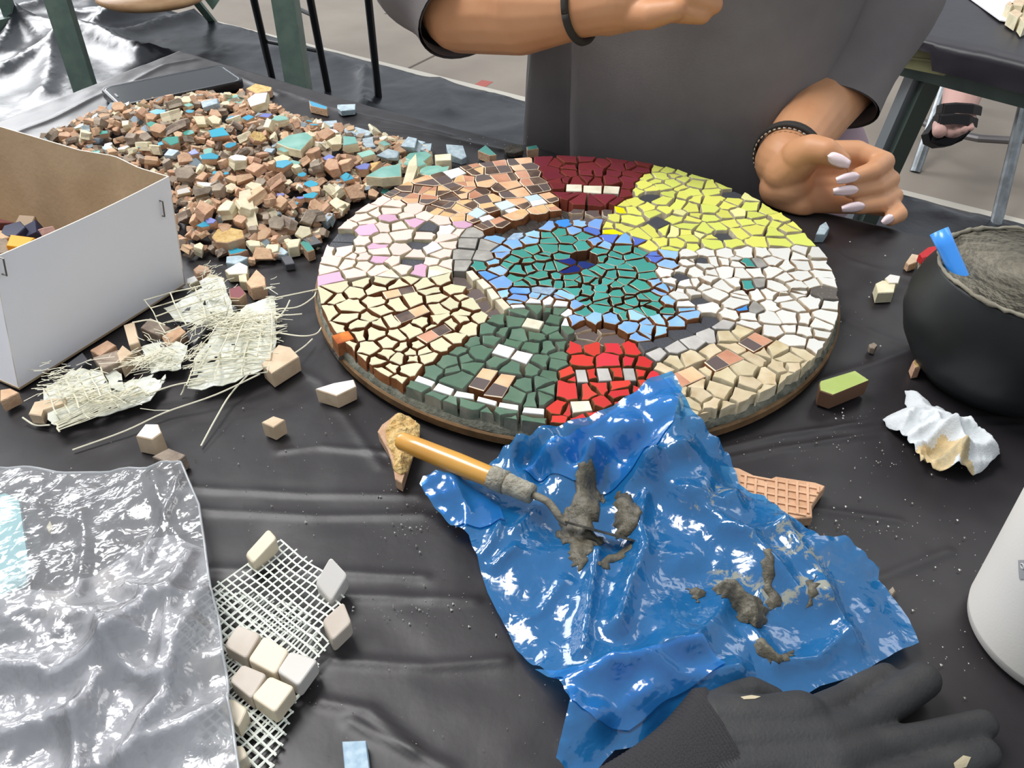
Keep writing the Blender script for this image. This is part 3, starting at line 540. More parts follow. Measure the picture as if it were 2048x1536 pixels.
# ================================================================== HEAP OF TILE SHARDS
clay = mat('shard_clay', (202, 168, 138), .85, .2, .16, .008, col2=(186, 148, 120), ns=120, bump=.4, bs=500); stone = mat('shard_stone', (160, 146, 130), .85, .2, .18, .008, col2=(134, 120, 108), ns=120, bump=.4, bs=500)
cre_ = mat('shard_cream', (226, 216, 186), .7, .25, .08, .006, col2=(206, 196, 164), ns=90, bump=.25, bs=400); wht = mat('shard_white', (228, 224, 218), .5, .4, .07); must = mat('glue_mustard', (214, 184, 126), .8, .2, .06, col2=(188, 150, 92), ns=220, bump=1., bs=500)
sheath = dict(b=mat('shard_turquoise', (58, 152, 182), .2, .5, .12, .012), g=mat('shard_sea_green', (112, 164, 152), .3, .5, .10, .012, col2=(140, 184, 172), ns=50), l=mat('shard_periwinkle', (118, 126, 188), .25, .5, .1), s=mat('shard_slate_blue', (146, 164, 174), .5, .4, .08, .008, col2=(176, 190, 196), ns=200), t=mat('shard_teal', (70, 144, 132), .25, .5, .1), k=mat('shard_charcoal', (78, 78, 82), .5, .4, .1), w=wht)
SM = {'o': [clay, clay], 'u': [stone, stone], 'c': [cre_, cre_], 'M': [must, clay], 'w': [wht, cre_], 'b': [sheath['b'], clay], 'g': [sheath['g'], cre_], 'l': [sheath['l'], clay], 's': [sheath['s'], sheath['s']], 't': [sheath['t'], clay], 'k': [sheath['k'], sheath['k']]}
CW = dict(o='terracotta', u='brownish grey', c='cream', M='glue-smeared mustard', w='white', b='turquoise-glazed', g='sea-green glazed', l='periwinkle-glazed', s='slate-blue', t='teal-glazed', k='charcoal')
hp = [(88, 285), (150, 250), (215, 225), (330, 205), (420, 196), (490, 196), (545, 212), (600, 245), (690, 262), (800, 285), (875, 318), (800, 350), (735, 392), (700, 420), (668, 455), (640, 500), (560, 520), (470, 510), (375, 520), (330, 470), (300, 380), (120, 320)]
HP = xy(hp, .0)
def hz(x, y):
    d = seg_dist(x, y, HP + HP[:1]); d = np.where(inside(x, y, HP), d, 0.); return .003 + .024 * (1 - np.exp(-d / .045)) + .006 * (vn(x * 45, y * 45, 4) - .5) * (d > .012)
def h1(x, y): return float(hz(np.array([x]), np.array([y]))[0])
def rotm(tilt, az, spin): return Matrix.Rotation(az, 3, 'Z') @ Matrix.Rotation(tilt, 3, 'X') @ Matrix.Rotation(spin, 3, 'Z')
def chunk(w, d, h, R, c, k=None, rg=random):
    """one broken piece: irregular polygon prism with a chipped rim; returns vertices, faces, materials (0 = face, 1 = break)"""
    n = k or rg.choice((4, 4, 5, 5, 6)); a0 = rg.uniform(0, 6); an = [a0 + 2 * math.pi * (i + rg.uniform(-.28, .28)) / n for i in range(n)]
    top = [(w / 2 * math.cos(a) * rg.uniform(.85, 1.2), d / 2 * math.sin(a) * rg.uniform(.85, 1.2)) for a in an]; sx, sy = rg.uniform(-.15, .15) * w, rg.uniform(-.15, .15) * d; sc = rg.uniform(.75, 1.05)
    v = [(x * sc + sx, y * sc + sy, -h * rg.uniform(.85, 1.1)) for x, y in top] + [(x * 1.02 + rg.uniform(-.05, .05) * w, y * 1.02, -h * rg.uniform(.3, .6)) for x, y in top] + [(x, y, 0) for x, y in top] + [(x * .93, y * .93, h * .06) for x, y in top]
    f = [[i * n + j, i * n + (j + 1) % n, (i + 1) * n + (j + 1) % n, (i + 1) * n + j] for i in range(3) for j in range(n)] + [list(range(n))[::-1], [3 * n + j for j in range(n)]]
    m = [1] * (2 * n) + [0] * n + [1, 0]
    V = [R @ Vector(p) for p in v]; return [(p.x + c[0], p.y + c[1], p.z + c[2]) for p in V], f, m
def put(w, d, h, R, c, code, zmin, name, label, group=None, cat='tile shard', k=None):
    v, f, m = chunk(w, d, h, R, c, k); lo = min(p[2] for p in v); dz = zmin - lo
    return mesh(name, [(a, b, z + dz) for a, b, z in v], f, SM[code], m, label=label, cat=cat, group=group)
Z1 = '''815,665,70,100,o 925,645,80,40,b 1005,680,90,80,c 1015,610,90,60,u 1095,600,50,30,g 1110,640,55,25,b 1230,615,100,60,s 1215,575,60,30,o 1515,620,130,60,w 1555,665,60,30,l 1410,645,60,40,M 1455,685,60,40,b 1365,695,80,40,w 1260,705,70,50,c 1170,710,70,80,c 1060,720,80,70,u 1020,740,110,50,u 890,685,60,50,o 890,735,60,40,t 735,735,60,60,c 680,710,70,40,o 600,715,70,50,u 565,760,40,60,o 605,775,50,40,t 505,790,60,50,c 420,815,60,40,u 410,850,80,40,o 295,795,80,60,u 550,880,50,30,t 655,885,60,50,o 715,850,60,30,w 625,855,60,25,s 780,870,50,40,c 850,865,80,60,c 820,870,20,40,b 910,870,60,60,c 1010,835,90,60,t 930,770,70,40,o 1045,790,60,50,o 1100,765,60,30,t 1100,800,60,40,u 1280,780,120,50,b 1425,795,80,60,c 1510,800,80,40,M 1570,745,80,80,c 1480,720,60,50,o 1400,720,80,40,u 1640,705,90,50,g 1725,720,50,60,o 1815,800,60,60,c 1905,790,90,50,o 1880,850,60,60,w 1970,840,80,60,c 1835,895,90,80,o 1660,880,70,40,g 1570,860,60,30,s 1345,840,60,30,b 1230,830,60,40,o 1140,850,60,40,o 1140,890,60,50,l 1215,880,50,40,g 1225,915,100,50,b 1000,895,80,50,s 970,950,60,60,u 1085,930,80,40,o 1300,950,60,60,o 1400,945,100,70,w 1495,935,80,60,o 1490,985,90,50,o 1650,920,80,40,c 1655,965,80,50,b 1735,985,50,60,c 1720,940,60,30,g 1855,985,80,90,u 1925,935,60,60,l 1960,990,60,60,o 2010,975,60,50,o 2020,1025,50,40,b 1765,1015,50,25,b 1590,960,40,60,o 1605,1050,100,100,o 1640,1050,30,80,l 1430,1045,80,60,o 1360,1040,80,50,o 1200,1070,80,30,w 1070,1110,60,40,w 1080,1025,100,50,u 1165,985,80,40,c 1180,1020,60,40,o 1260,1000,30,40,b 1320,1000,25,35,b 1280,1110,70,70,u 1355,1090,70,40,c 1490,1095,80,60,c 1410,1105,60,50,o 1180,1115,90,50,u 1495,1160,120,70,o 1640,1130,40,40,l 1755,1070,35,30,w 1815,1135,70,40,b 1920,1085,50,40,c 1960,1130,100,60,c 2000,1200,110,90,c 1930,1275,50,90,s 1830,1260,120,110,u 1450,1235,110,120,c 1330,1245,110,80,c 1210,1250,110,80,o 1130,1280,70,60,o 1070,1240,70,60,u 1195,1310,60,50,b 1240,1310,50,80,l 1410,1300,60,70,o 1315,1330,70,60,o 1480,1330,60,50,u 1620,1310,90,60,u 1155,1400,70,70,c 1485,1410,90,80,c 1585,1420,80,60,c 1775,1350,90,60,c 1830,1400,90,70,k 1290,1440,60,50,u 1180,1360,70,40,o 1100,1430,70,30,o 1535,1490,120,60,o 1470,1510,50,50,o 1640,1455,70,60,s 1640,1180,80,40,o 1580,1180,60,60,o 1700,1180,40,60,o 1720,1180,50,20,b 1760,1160,40,25,l 1850,1200,90,40,o 1900,1225,80,40,o 1700,1290,90,70,u 1560,1270,70,50,u 1380,1180,60,40,o 1520,1050,60,40,u 1250,1060,60,40,u 1110,970,60,40,u 900,940,80,50,o 830,920,60,40,u 760,800,70,50,u 700,800,60,40,o 850,800,60,40,u 1320,900,60,40,u 1420,880,60,40,u 1530,890,60,40,o 1740,880,60,40,u'''
Z2 = '''440,765,80,40,c 520,790,80,30,c 120,850,60,60,w 290,850,90,70,g 580,870,80,30,o 640,845,120,60,s 520,900,100,50,s 620,910,90,50,o 700,930,130,80,g 660,965,150,70,g 790,1005,170,40,g 510,1070,110,80,w 220,1190,110,90,c 210,1130,100,50,c 370,980,70,60,l 430,970,90,60,M 320,935,70,50,o 390,910,90,50,g 280,920,70,50,o 60,1065,70,40,b 90,1100,70,50,o 160,1085,60,40,c 240,1080,70,50,u 330,1090,90,50,o 330,1130,110,60,o 430,1090,60,50,u 430,1130,70,50,o 500,1110,50,40,t 270,1030,70,40,b 100,985,70,60,u 190,1000,80,70,o 260,960,80,60,o 560,980,80,50,u 600,1060,70,50,o 160,1280,60,90,s 60,1280,110,80,u 130,1210,90,40,o'''
SHD = []
for zs, ox in ((Z1, 0), (Z2, 600)):
    for s in zs.split(): q = s.split(','); SHD.append((ox + float(q[0]) / 2.926, float(q[1]) / 2.926, float(q[2]) / 2.926, float(q[3]) / 2.926, q[4]))
LM = [((580, 280), 'big sea-green triangle'), ((478, 203), 'large sea-green block'), ((455, 475), 'mustard lump'), ((495, 424), 'tall cream wedge'), ((345, 235), 'cream phone-side chunk'), ((760, 350), 'long sea-green slab'), ((720, 285), 'pale slate plate'), ((545, 358), 'periwinkle-sided terracotta cube'), ((345, 285), 'teal hexagon'), ((438, 268), 'turquoise slab'), ((478, 322), 'teal-smeared cream piece'), ((470, 495), 'turquoise hooked piece'), ((625, 432), 'large grey chunk'), ((240, 262), 'far cream cube'), ((675, 405), 'pale cream block')]
used = {}
def lab(px, py, wm, code):
    sz = 'tiny' if wm < .0098 else 'small' if wm < .0125 else 'medium' if wm < .0158 else 'large'
    ds = sorted((((px - a) ** 2 + ((py - b) * 1.7) ** 2), n, px - a, py - b) for (a, b), n in LM); best = None
    for _, n, dx, dy in ds[:9]:
        r = ('right of' if dx > 0 else 'left of') if abs(dx) > abs(dy) * 1.7 else ('in front of' if dy > 0 else 'behind'); t = f'{sz} {CW[code]} shard in the heap, {r} the {n}'
        if t not in used: used[t] = 1; return t
        best = best or t
    for i in range(6):
        for j in range(i + 1, 7):
            t = f'{sz} {CW[code]} shard between the heap\'s {ds[i][1]} and {ds[j][1]}'
            if t not in used and len(t.split()) <= 16: used[t] = 1; return t
    return best
GR = 'loose tile shards in the heap'; NSH = 0
placed = []
for px, py, w, h, code in SHD:
    zt = .016
    for _ in range(3): p = P(px, py, zt); zt = h1(p[0], p[1]) + .004
    s = SC(px, py, zt); wm = w / s * 1.26; dm = wm * random.uniform(.65, .95) if code not in ('b', 'g', 's', 'l') else max(wm * .6, min(wm, h / s * 1.6)); hm = min(.0085, max(.004, h / s * .75))
    tilt = random.uniform(.05, .35) if code in 'bglst' else random.uniform(.1, .8); az = random.uniform(-.5, .5) if code in 'bglst' else random.uniform(0, 6.28)
    put(wm, dm, hm, rotm(tilt, az, random.uniform(-.3, .3)), (p[0], p[1], 0), code, T + max(0, zt - .007), 'tile_shard', lab(px, py, wm, code), GR); placed.append((p[0], p[1], wm)); NSH += 1
xs = [p[0] for p in HP]; ys = [p[1] for p in HP]; tries = 0
while NSH < 292 and tries < 20000:
    tries += 1; x, y = random.uniform(min(xs), max(xs)), random.uniform(min(ys), max(ys))
    if not bool(inside(np.array([x]), np.array([y]), HP)[0]) or any((x - a) ** 2 + (y - b) ** 2 < ((w + .008) * .48) ** 2 for a, b, w in placed): continue
    code = random.choices('oucwbglstM', (34, 30, 14, 4, 5, 3, 2, 3, 3, 1))[0]; w = random.uniform(.009, .015); z = h1(x, y)
    d = np.array([x, y, T + z]) - EYE; fwd = d[1] * math.cos(TH) - d[2] * math.sin(TH); px = 1024 + F * d[0] / fwd; py = 768 - F * (d[1] * math.sin(TH) + d[2] * math.cos(TH)) / fwd
    if px < 60 or (px < 340 and py > 300): continue
    put(w, w * random.uniform(.6, .9), random.uniform(.004, .007), rotm(random.uniform(0, .8), random.uniform(0, 6.3), random.uniform(0, 6.3)), (x, y, 0), code, T + max(0, z - .006), 'tile_shard', lab(px, py, w, code), GR); placed.append((x, y, w)); NSH += 1
g = G(); mm_ = []
for i in range(2800):
    x, y = random.uniform(min(xs), max(xs)), random.uniform(min(ys), max(ys))
    if not bool(inside(np.array([x]), np.array([y]), HP)[0]): continue
    w = random.uniform(.007, .014); z = h1(x, y); v, f, m = chunk(w, w * .8, .005, rotm(random.uniform(0, 1), random.uniform(0, 6.3), 0), (x, y, 0)); lo = min(p[2] for p in v); dz = T + max(.0005, random.uniform(.35, 1) * (z - .008)) - lo
    g.add([(a, b, c + dz) for a, b, c in v], f, random.choices((0, 1, 2, 3), (45, 38, 14, 3))[0])
g.build('shard_rubble', [mat('rubble_clay', (192, 156, 128), .85, .2), mat('rubble_stone', (148, 132, 116), .85, .2), mat('rubble_cream', (216, 206, 178), .7, .2), mat('rubble_slate', (140, 156, 166), .5)], label='small broken tile rubble filling the bottom of the shard heap', cat='rubble', kind='stuff')
# ---- hand-traced pieces: outline of the top face in pixels, thickness in metres
def slab(px, zt, th, code, label, name='tile_shard', cat='tile shard', group=None, mats=None, tilt=None, tilty=0., taper=.0008, ztab=0.):
    pts = [P(a, b, zt) for a, b in px]; c = np.mean(pts, axis=0)
    if sum(pts[i][0] * pts[(i + 1) % len(pts)][1] - pts[(i + 1) % len(pts)][0] * pts[i][1] for i in range(len(pts))) < 0: pts = pts[::-1]
    n = len(pts); Zt = [T + zt + (p[1] - c[1]) * (tilt or 0) + (p[0] - c[0]) * tilty for p in pts]
    q = ring_inset([p[:2] for p in pts], .0006); o = [p[:2] for p in pts]; low = ring_inset(o, random.uniform(-taper, taper))
    v = [(a[0], a[1], z - th) for a, z in zip(low, Zt)] + [(a[0], a[1], z - .0006) for a, z in zip(o, Zt)] + [(a[0], a[1], z) for a, z in zip(q, Zt)]
    lo = min(p[2] for p in v); v = [(a, b, max(z, T + ztab)) for a, b, z in v] if lo < T + ztab else v
    f = [[i * n + j, i * n + (j + 1) % n, (i + 1) * n + (j + 1) % n, (i + 1) * n + j] for i in range(2) for j in range(n)] + [list(range(n))[::-1], [2 * n + j for j in range(n)]]; m = [1] * n + [1] * n + [1, 0]
    return mesh(name, v, f, mats or SM[code], m, label=label, cat=cat, group=group)
def z1(*p): return [(600 + a / 2.926, b / 2.926) for a, b in p]
def z0(*p): return [(a / 2.926, b / 2.926) for a, b in p]
slab(z0((1615, 835), (1690, 790), (1790, 772), (1830, 800), (1760, 880), (1690, 865)), .031, .008, 'g', 'big sea-green triangle of tile on top of the heap')
slab(z0((1325, 585), (1375, 552), (1475, 562), (1485, 590), (1440, 612), (1340, 605)), .010, .009, 'g', 'large sea-green block with cream sides at the heap\'s far edge')
slab(z0((1440, 518), (1495, 488), (1590, 510), (1585, 530), (1500, 545)), .009, .008, 'M', 'mustard glue-topped tile block beside the phone')
slab(z1((52, 588), (160, 625), (155, 640), (62, 618)), .008, .008, 'b', 'turquoise-topped clay sliver alone on the sheet behind the heap')
slab(z1((218, 612), (325, 608), (322, 640), (240, 648), (218, 630)), .007, .006, 's', 'slate-blue rough chip alone on the sheet behind the heap')
slab(z1((92, 735), (140, 708), (215, 703), (222, 725), (170, 750), (105, 748)), .010, .008, 's', 'pale slate-blue chip at the far edge of the heap')
slab(z1((250, 755), (330, 742), (425, 770), (400, 792), (265, 790)), .012, .008, 's', 'pale slate plate lying across the far right of the heap')
slab(z1((340, 815), (440, 795), (520, 815), (515, 850), (390, 862)), .012, .010, 's', 'thick slate-blue slab at the heap\'s far right')
slab(z1((600, 840), (660, 812), (735, 830), (700, 860)), .009, .007, 's', 'slate-blue chip, rear one of two by the heap\'s tip')
slab(z1((665, 865), (700, 840), (772, 838), (765, 880), (700, 885)), .008, .007, 's', 'slate-blue chip, front one of two by the heap\'s tip')
slab(z1((855, 860), (955, 865), (975, 905), (945, 915), (870, 895)), .009, .008, 's', 'dusty slate-blue chip leaning by the brown mosaic house', tilt=.25)
slab(z1((788, 905), (885, 898), (885, 935), (795, 940)), .012, .010, 'c', 'cream tile stub with a rounded edge behind the brown mosaic house')
slab(z1((1040, 880), (1085, 848), (1150, 905), (1110, 910)), .010, .009, 't', 'teal wedge alone between the heap and the maroon mosaic house')
slab(z1((1325, 858), (1385, 848), (1398, 868), (1330, 878)), .010, .009, 't', 'teal-topped white wedge at the table edge by the person\'s shirt')
slab(z1((385, 1030), (480, 975), (590, 958), (592, 1030), (480, 1040)), .020, .009, 'g', 'broad sea-green triangle beside the brown mosaic house')
slab(z1((690, 1015), (780, 985), (875, 970), (860, 1005), (770, 1030)), .016, .008, 'g', 'long sea-green slab leaning at the mosaic edge')
slab(z1((588, 1050), (640, 985), (685, 965), (690, 1000), (620, 1075)), .020, .010, 'c', 'cream shard standing on edge by the long sea-green slab', tilt=.6)
slab(z0((1238, 1385), (1270, 1340), (1350, 1330), (1420, 1345), (1430, 1390), (1330, 1420), (1265, 1415)), .014, .012, 'M', 'mustard lump of glue on clay at the near edge of the heap')
slab(z0((1412, 1180), (1478, 1172), (1508, 1300), (1455, 1290), (1392, 1235)), .022, .009, 'c', 'tall cream wedge leaning in the heap', tilt=.55)
slab(z0((1320, 1432), (1365, 1420), (1400, 1455), (1450, 1460), (1400, 1480), (1345, 1490)), .007, .007, 'b', 'turquoise hooked piece on clay in front of the heap')
slab(z0((1640, 1370), (1700, 1400), (1760, 1395), (1745, 1440), (1690, 1450)), .010, .009, 'c', 'cream three-pointed shard at the near right of the heap')
slab(z0((1755, 1420), (1790, 1395), (1840, 1460), (1800, 1475)), .009, .009, 't', 'bottle-green translucent chip in front of the heap')
def z4(*p): return [(a / 2.926, 400 + b / 2.926) for a, b in p]
slab(z4((1325, 330), (1400, 322), (1455, 335), (1380, 375), (1322, 365)), .008, .008, 's', 'grey glazed clay piece between the heap and the torn mesh')
slab(z4((1315, 410), (1400, 362), (1450, 385), (1448, 430), (1340, 435)), .008, .007, 'w', 'dirty white plate between the heap and the torn mesh')
slab(z4((1130, 405), (1165, 378), (1220, 388), (1230, 415), (1150, 432)), .008, .007, 'o', 'terracotta chip alone beside the box\'s right edge')
slab(z4((1440, 480), (1500, 405), (1550, 450), (1555, 500), (1470, 515)), .012, .011, 'o', 'terracotta boulder-shaped chunk behind the torn mesh')
slab(z4((1340, 520), (1400, 500), (1440, 545), (1400, 575), (1345, 570)), .012, .010, 'o', 'maroon-brown chunk touching the torn mesh', mats=[mat('shard_maroon', (128, 72, 76), .7, .3), clay])
slab(z4((1395, 440), (1440, 430), (1448, 480), (1400, 475)), .009, .008, 'c', 'small cream piece beside the terracotta boulder-shaped chunk')
slab(z4((1165, 475), (1230, 430), (1312, 455), (1305, 490), (1210, 490)), .010, .008, 'c', 'ivory tile piece at the box corner by the torn mesh')
slab(z4((1092, 460), (1140, 442), (1160, 470), (1120, 490), (1092, 485)), .010, .008, 'w', 'white chip touching the box\'s front right corner')
slab(z4((1640, 330), (1700, 320), (1725, 370), (1670, 378)), .006, .006, 'k', 'charcoal square chip between the heap and the pink house')
slab(z4((795, 1380), (850, 1310), (925, 1310), (945, 1360), (890, 1400)), .013, .013, 'c', 'beige wedge with a glazed face in front of the torn mesh', mats=[wht, mat('shard_beige', (212, 190, 162), .8, .2, 0, col2=(196, 172, 144), ns=100)])
bei = MATS['shard_beige']
slab(z4((1530, 1300), (1600, 1262), (1668, 1285), (1600, 1330)), .011, .011, 'c', 'beige cube-like shard alone left of the mosaic board', mats=[bei, bei])
slab(z4((890, 1500), (985, 1450), (1085, 1490), (1040, 1530), (960, 1530)), .010, .010, 'u', 'grey-beige chip half under the clear bag\'s corner')
slab(z4((1845, 1105), (1950, 1070), (2070, 1050), (2085, 1090), (1970, 1145)), .011, .011, 'c', 'long ivory shard close to the mosaic board edge', mats=[wht, bei])
slab(z4((1530, 960), (1630, 845), (1700, 860), (1750, 915), (1590, 1015)), .013, .012, 'c', 'beige broken corner piece at the end of the torn mesh', mats=[bei, bei])
slab(z4((165, 1250), (200, 1180), (380, 1150), (385, 1185), (250, 1230), (240, 1262)), .010, .008, 'c', 'long beige strip piece in front of the box and torn mesh', mats=[bei, bei])
slab(z4((0, 1110), (60, 1100), (110, 1125), (0, 1180)), .010, .009, 'o', 'terracotta piece under the box\'s near left corner')
slab([(1638, 768), (1640, 762), (1711, 741), (1739, 760), (1666, 790), (1640, 781)], .013, .012, 'g', 'pale green hexagonal tile with brown sides right of the mosaic', cat='tile', name='green_tile', mats=[mat('glaze_leaf', (160, 178, 92), .35, .4, 0, col2=(178, 192, 116), ns=40), mat('clay_shadow', (104, 74, 54), .8)])
slab([(1632, 468), (1640, 450), (1652, 443), (1659, 455), (1650, 468)], .008, .008, 's', 'blue-grey curved sliver just outside the yellow house')
slab([(1752, 566), (1765, 560), (1792, 566), (1788, 584), (1756, 586)], .009, .009, 'c', 'ivory nibble of tile lying left of the bucket, front piece of two')
slab([(1770, 556), (1780, 548), (1801, 552), (1797, 566), (1778, 566)], .010, .010, 'w', 'white nibble of tile touching the ivory one left of the bucket')
slab([(684, 1482), (732, 1480), (740, 1545), (690, 1550)], .006, .006, 's', 'slate-blue speckled rectangle of tile at the near edge of the sheet', tilt=0, mats=[mat('slate_speckle', (142, 166, 184), .6, .3, 0, col2=(168, 188, 200), ns=300)] * 2)
slab([(1826, 722), (1834, 714), (1843, 716), (1842, 733), (1830, 736)], .009, .009, 'M', 'small brown chip touching the black bucket')
slab([(1738, 688), (1748, 684), (1756, 690), (1750, 697), (1741, 695)], .005, .005, 'u', 'tiny grey mortar chip midway between mosaic and bucket')
red = mat('paint_red', (190, 28, 34), .5, .4, 0, bump=.8, bs=400)
slab([(1838, 508), (1856, 494), (1885, 489), (1888, 502), (1860, 512), (1846, 516)], .014, .006, 'w', 'red-topped white shard leaning behind the bucket', mats=[red, red], ztab=.0)
slab([(1840, 514), (1860, 510), (1888, 500), (1886, 522), (1862, 534), (1846, 528)], .010, .010, 'w', 'white tile block under the red-topped shard')
slab([(1812, 524), (1824, 507), (1838, 510), (1834, 524), (1818, 530)], .006, .006, 'o', 'tan sliver beside the red-topped shard', mats=[bei, clay])
for i, q in enumerate([[(2022, 8), (2034, -6), (2050, -2), (2046, 12)], [(2018, 24), (2030, 18), (2046, 26), (2036, 36)], [(2040, 34), (2052, 30), (2064, 40), (2050, 48)], [(2046, 6), (2060, 2), (2070, 14), (2058, 22)], [(2012, 8), (2020, 2), (2028, 8), (2022, 14)]]):
    slab(q, .022, .018, 'c', ['pale tile piece at the back of the paper on the side table', 'pale tile piece nearest the paper\'s slanted edge', 'pale tile piece nearest the front of the paper', 'pale tile piece at the frame edge on the paper', 'smallest pale tile piece on the paper on the side table'][i], mats=[bei, cre_], group='tile pieces on the white paper')
# crumbs of mortar and glaze scattered over the sheet
g = G()
def crumb(px, py, s):
    p = P(px, py, 0.); r = s; v = [(p[0] + r * math.cos(a) * random.uniform(.6, 1.2), p[1] + r * math.sin(a) * random.uniform(.6, 1.2), T + .0004) for a in (0, 2.1, 4.2)] + [(p[0], p[1], T + .0004 + r * .9)]; g.add(v, [[0, 1, 3], [1, 2, 3], [2, 0, 3]], random.choice((0, 0, 1)))
for cx, cy, sx, sy, n in ((860, 1055, 60, 30, 60), (800, 1060, 50, 40, 40), (860, 1220, 70, 12, 60), (1640, 895, 90, 18, 60), (1720, 1060, 120, 15, 90), (1880, 1120, 60, 60, 40), (1690, 830, 30, 12, 25), (1760, 920, 60, 25, 40), (560, 860, 90, 50, 40), (500, 1030, 90, 30, 40), (1000, 290, 60, 12, 70), (1700, 990, 60, 30, 20), (1900, 1330, 30, 40, 24), (760, 1170, 120, 60, 50), (600, 950, 200, 60, 60), (1720, 620, 40, 80, 30), (650, 450, 20, 40, 25), (760, 960, 40, 60, 25)):
    for _ in range(n * 2 // 3): crumb(random.gauss(cx, sx), random.gauss(cy, sy), random.choice((.00025, .0003, .0004, .0005, .0009)))
for _ in range(260): crumb(random.uniform(420, 1980), random.uniform(860, 1536), random.choice((.00018, .00025, .0004)))
g.build('mortar_crumbs', [mat('crumb_white', (214, 212, 204), .9), mat('crumb_grey', (150, 146, 136), .9)], label='white crumbs of mortar and glaze sprinkled over the black sheet', cat='crumbs', kind='stuff')
slab([(1008, 296), (1020, 288), (1042, 290), (1048, 300), (1030, 306), (1012, 304)], .005, .005, 'u', 'crumbled mortar lump by the table\'s far edge', name='mortar_lump', cat='mortar', mats=[mort, mort])
# ================================================================== PHONE
z_ = .0125; q = [P(*a, z_) for a in ((210, 172), (437, 126), (488, 163), (234, 213))]
a0 = (q[0] + q[3]) / 2; a1 = (q[1] + q[2]) / 2; c = (a0 + a1) / 2; L = np.linalg.norm(a1 - a0); d = (a1 - a0) / L; n = np.array([-d[1], d[0], 0]); n = n if n[1] > 0 else -n; Wd = .076; L = .151
def rr(l, w, r, z, k=6):
    return [c + d * (sx * (l / 2 - r) + r * math.cos(t)) + n * (sy * (w / 2 - r) + r * math.sin(t)) + np.array([0, 0, z - c[2]]) for sx, sy, t0 in ((1, 1, 0), (-1, 1, math.pi / 2), (-1, -1, math.pi), (1, -1, 1.5 * math.pi)) for t in [t0 + math.pi / 2 * i / k for i in range(k + 1)]]
ph = empty('phone', (c[0], c[1], T), 'black smartphone in a dark case lying screen up at the table corner', 'phone')
g = G(); g.loft([rr(L - .004, Wd - .004, .011, T + .0004), rr(L, Wd, .012, T + .003), rr(L, Wd, .012, T + .0105), rr(L - .001, Wd - .001, .012, T + .0125), rr(L - .006, Wd - .006, .010, T + .0125), rr(L - .007, Wd - .007, .010, T + .0112)]); g.build('case', [mat('case_black', (20, 22, 26), .35, .5)], parent=ph, smooth=False)
g = G(); g.loft([rr(L - .008, Wd - .008, .010, T + .0108), rr(L - .008, Wd - .008, .010, T + .0118)]); g.build('screen', [mat('screen_glass', (14, 15, 18), .12, .6)], parent=ph)
g = G(); g.loft([rr(L - .0065, Wd - .0065, .0105, T + .0112), rr(L - .0065, Wd - .0065, .0105, T + .01215), rr(L - .0085, Wd - .0085, .0098, T + .01215), rr(L - .0085, Wd - .0085, .0098, T + .0112)]); g.build('metal_rim', [mat('rim_silver', (176, 180, 186), .25, .5, metal=.8)], parent=ph)
g = G(); e_ = c - d * (L / 2 - .009) + np.array([0, 0, T + .0119 - c[2]]); g.box(e_ - n * .006 - d * .001, n * .012, d * .002, (0, 0, .0004)); g.build('earpiece', [mat('speaker_grey', (96, 98, 102), .4)], parent=ph)
# ================================================================== CARDBOARD BOX
bw = mat('card_white', (232, 231, 234), .75, .25, 0, col2=(226, 225, 229), ns=8, bump=.05, bs=300); bb_ = mat('card_brown', (178, 156, 128), .85, .15, 0, col2=(168, 146, 118), ns=30, bump=.15, bs=300)
Ab, Bb = P(40, 782)[:2], P(372, 572)[:2]; hb = .084; At, Bt = P(-12, 519, hb)[:2], P(339, 355, hb)[:2]
nn = np.array([-(Bb - Ab)[1], (Bb - Ab)[0]]); nn /= np.linalg.norm(nn); nn = nn if nn[0] < 0 else -nn; LB = .27
box = empty('cardboard_box', ((Ab + nn * .13 + (Bb - Ab) / 2).tolist() + [T]), 'open cardboard box, white outside and brown inside, holding tile scraps', 'box')
th = .0011
def wall(name, b0, b1, t0, t1, inw, m2, seg=14, warp=0., h0=hb, h1=hb, crease=None, label=None):
    """one side: outer face white, inner face brown, thin edge"""
    g = G(); rows = []
    for i in range(seg + 1):
        s = i / seg; ins = []
        for k in range(7):
            r = k / 6; b = b0 + (b1 - b0) * s; t = t0 + (t1 - t0) * s; p = b + (t - b) * r; bow = warp * math.sin(math.pi * s) * r ** 2
            if crease: bow += crease[1] * max(0, 1 - abs(s - crease[0]) / .12) * r
            p = p - inw * bow; ins.append((p, T + .001 + (h0 + (h1 - h0) * s) * r))
        rows.append(ins)
    v = [(p[0], p[1], z) for r in rows for p, z in r] + [(p[0] + inw[0] * th, p[1] + inw[1] * th, z) for r in rows for p, z in r]; N0 = (seg + 1) * 7; f = []; m = []
    for i in range(seg):
        for k in range(6):
            a = i * 7 + k; f.append([a, a + 7, a + 8, a + 1]); m.append(0); f.append([a + N0, a + 1 + N0, a + 8 + N0, a + 7 + N0]); m.append(1)
        a = i * 7 + 6; f.append([a, a + 7, a + 7 + N0, a + N0]); m.append(2)
    for a in range(6): f.append([a, a + 1, a + 1 + N0, a + N0]); m.append(2); e = seg * 7; f.append([e + a, e + a + N0, e + a + 1 + N0, e + a + 1]); m.append(2)
    return mesh(name, v, f, [bw, bb_, mat('card_edge', (214, 204, 190), .9)], m, parent=box, label=label)
inn = nn
wall('front_panel', Ab, Bb, At, Bt, nn, 0, warp=.003, label='white glossy card end with two staples')
rt1 = P(0, 256, .086)[:2]; rb = Bb + nn * LB; rtop = Bt + (rt1 - Bt) / np.linalg.norm(rt1 - Bt) * LB
ab = (Bb - Ab) / np.linalg.norm(Bb - Ab)
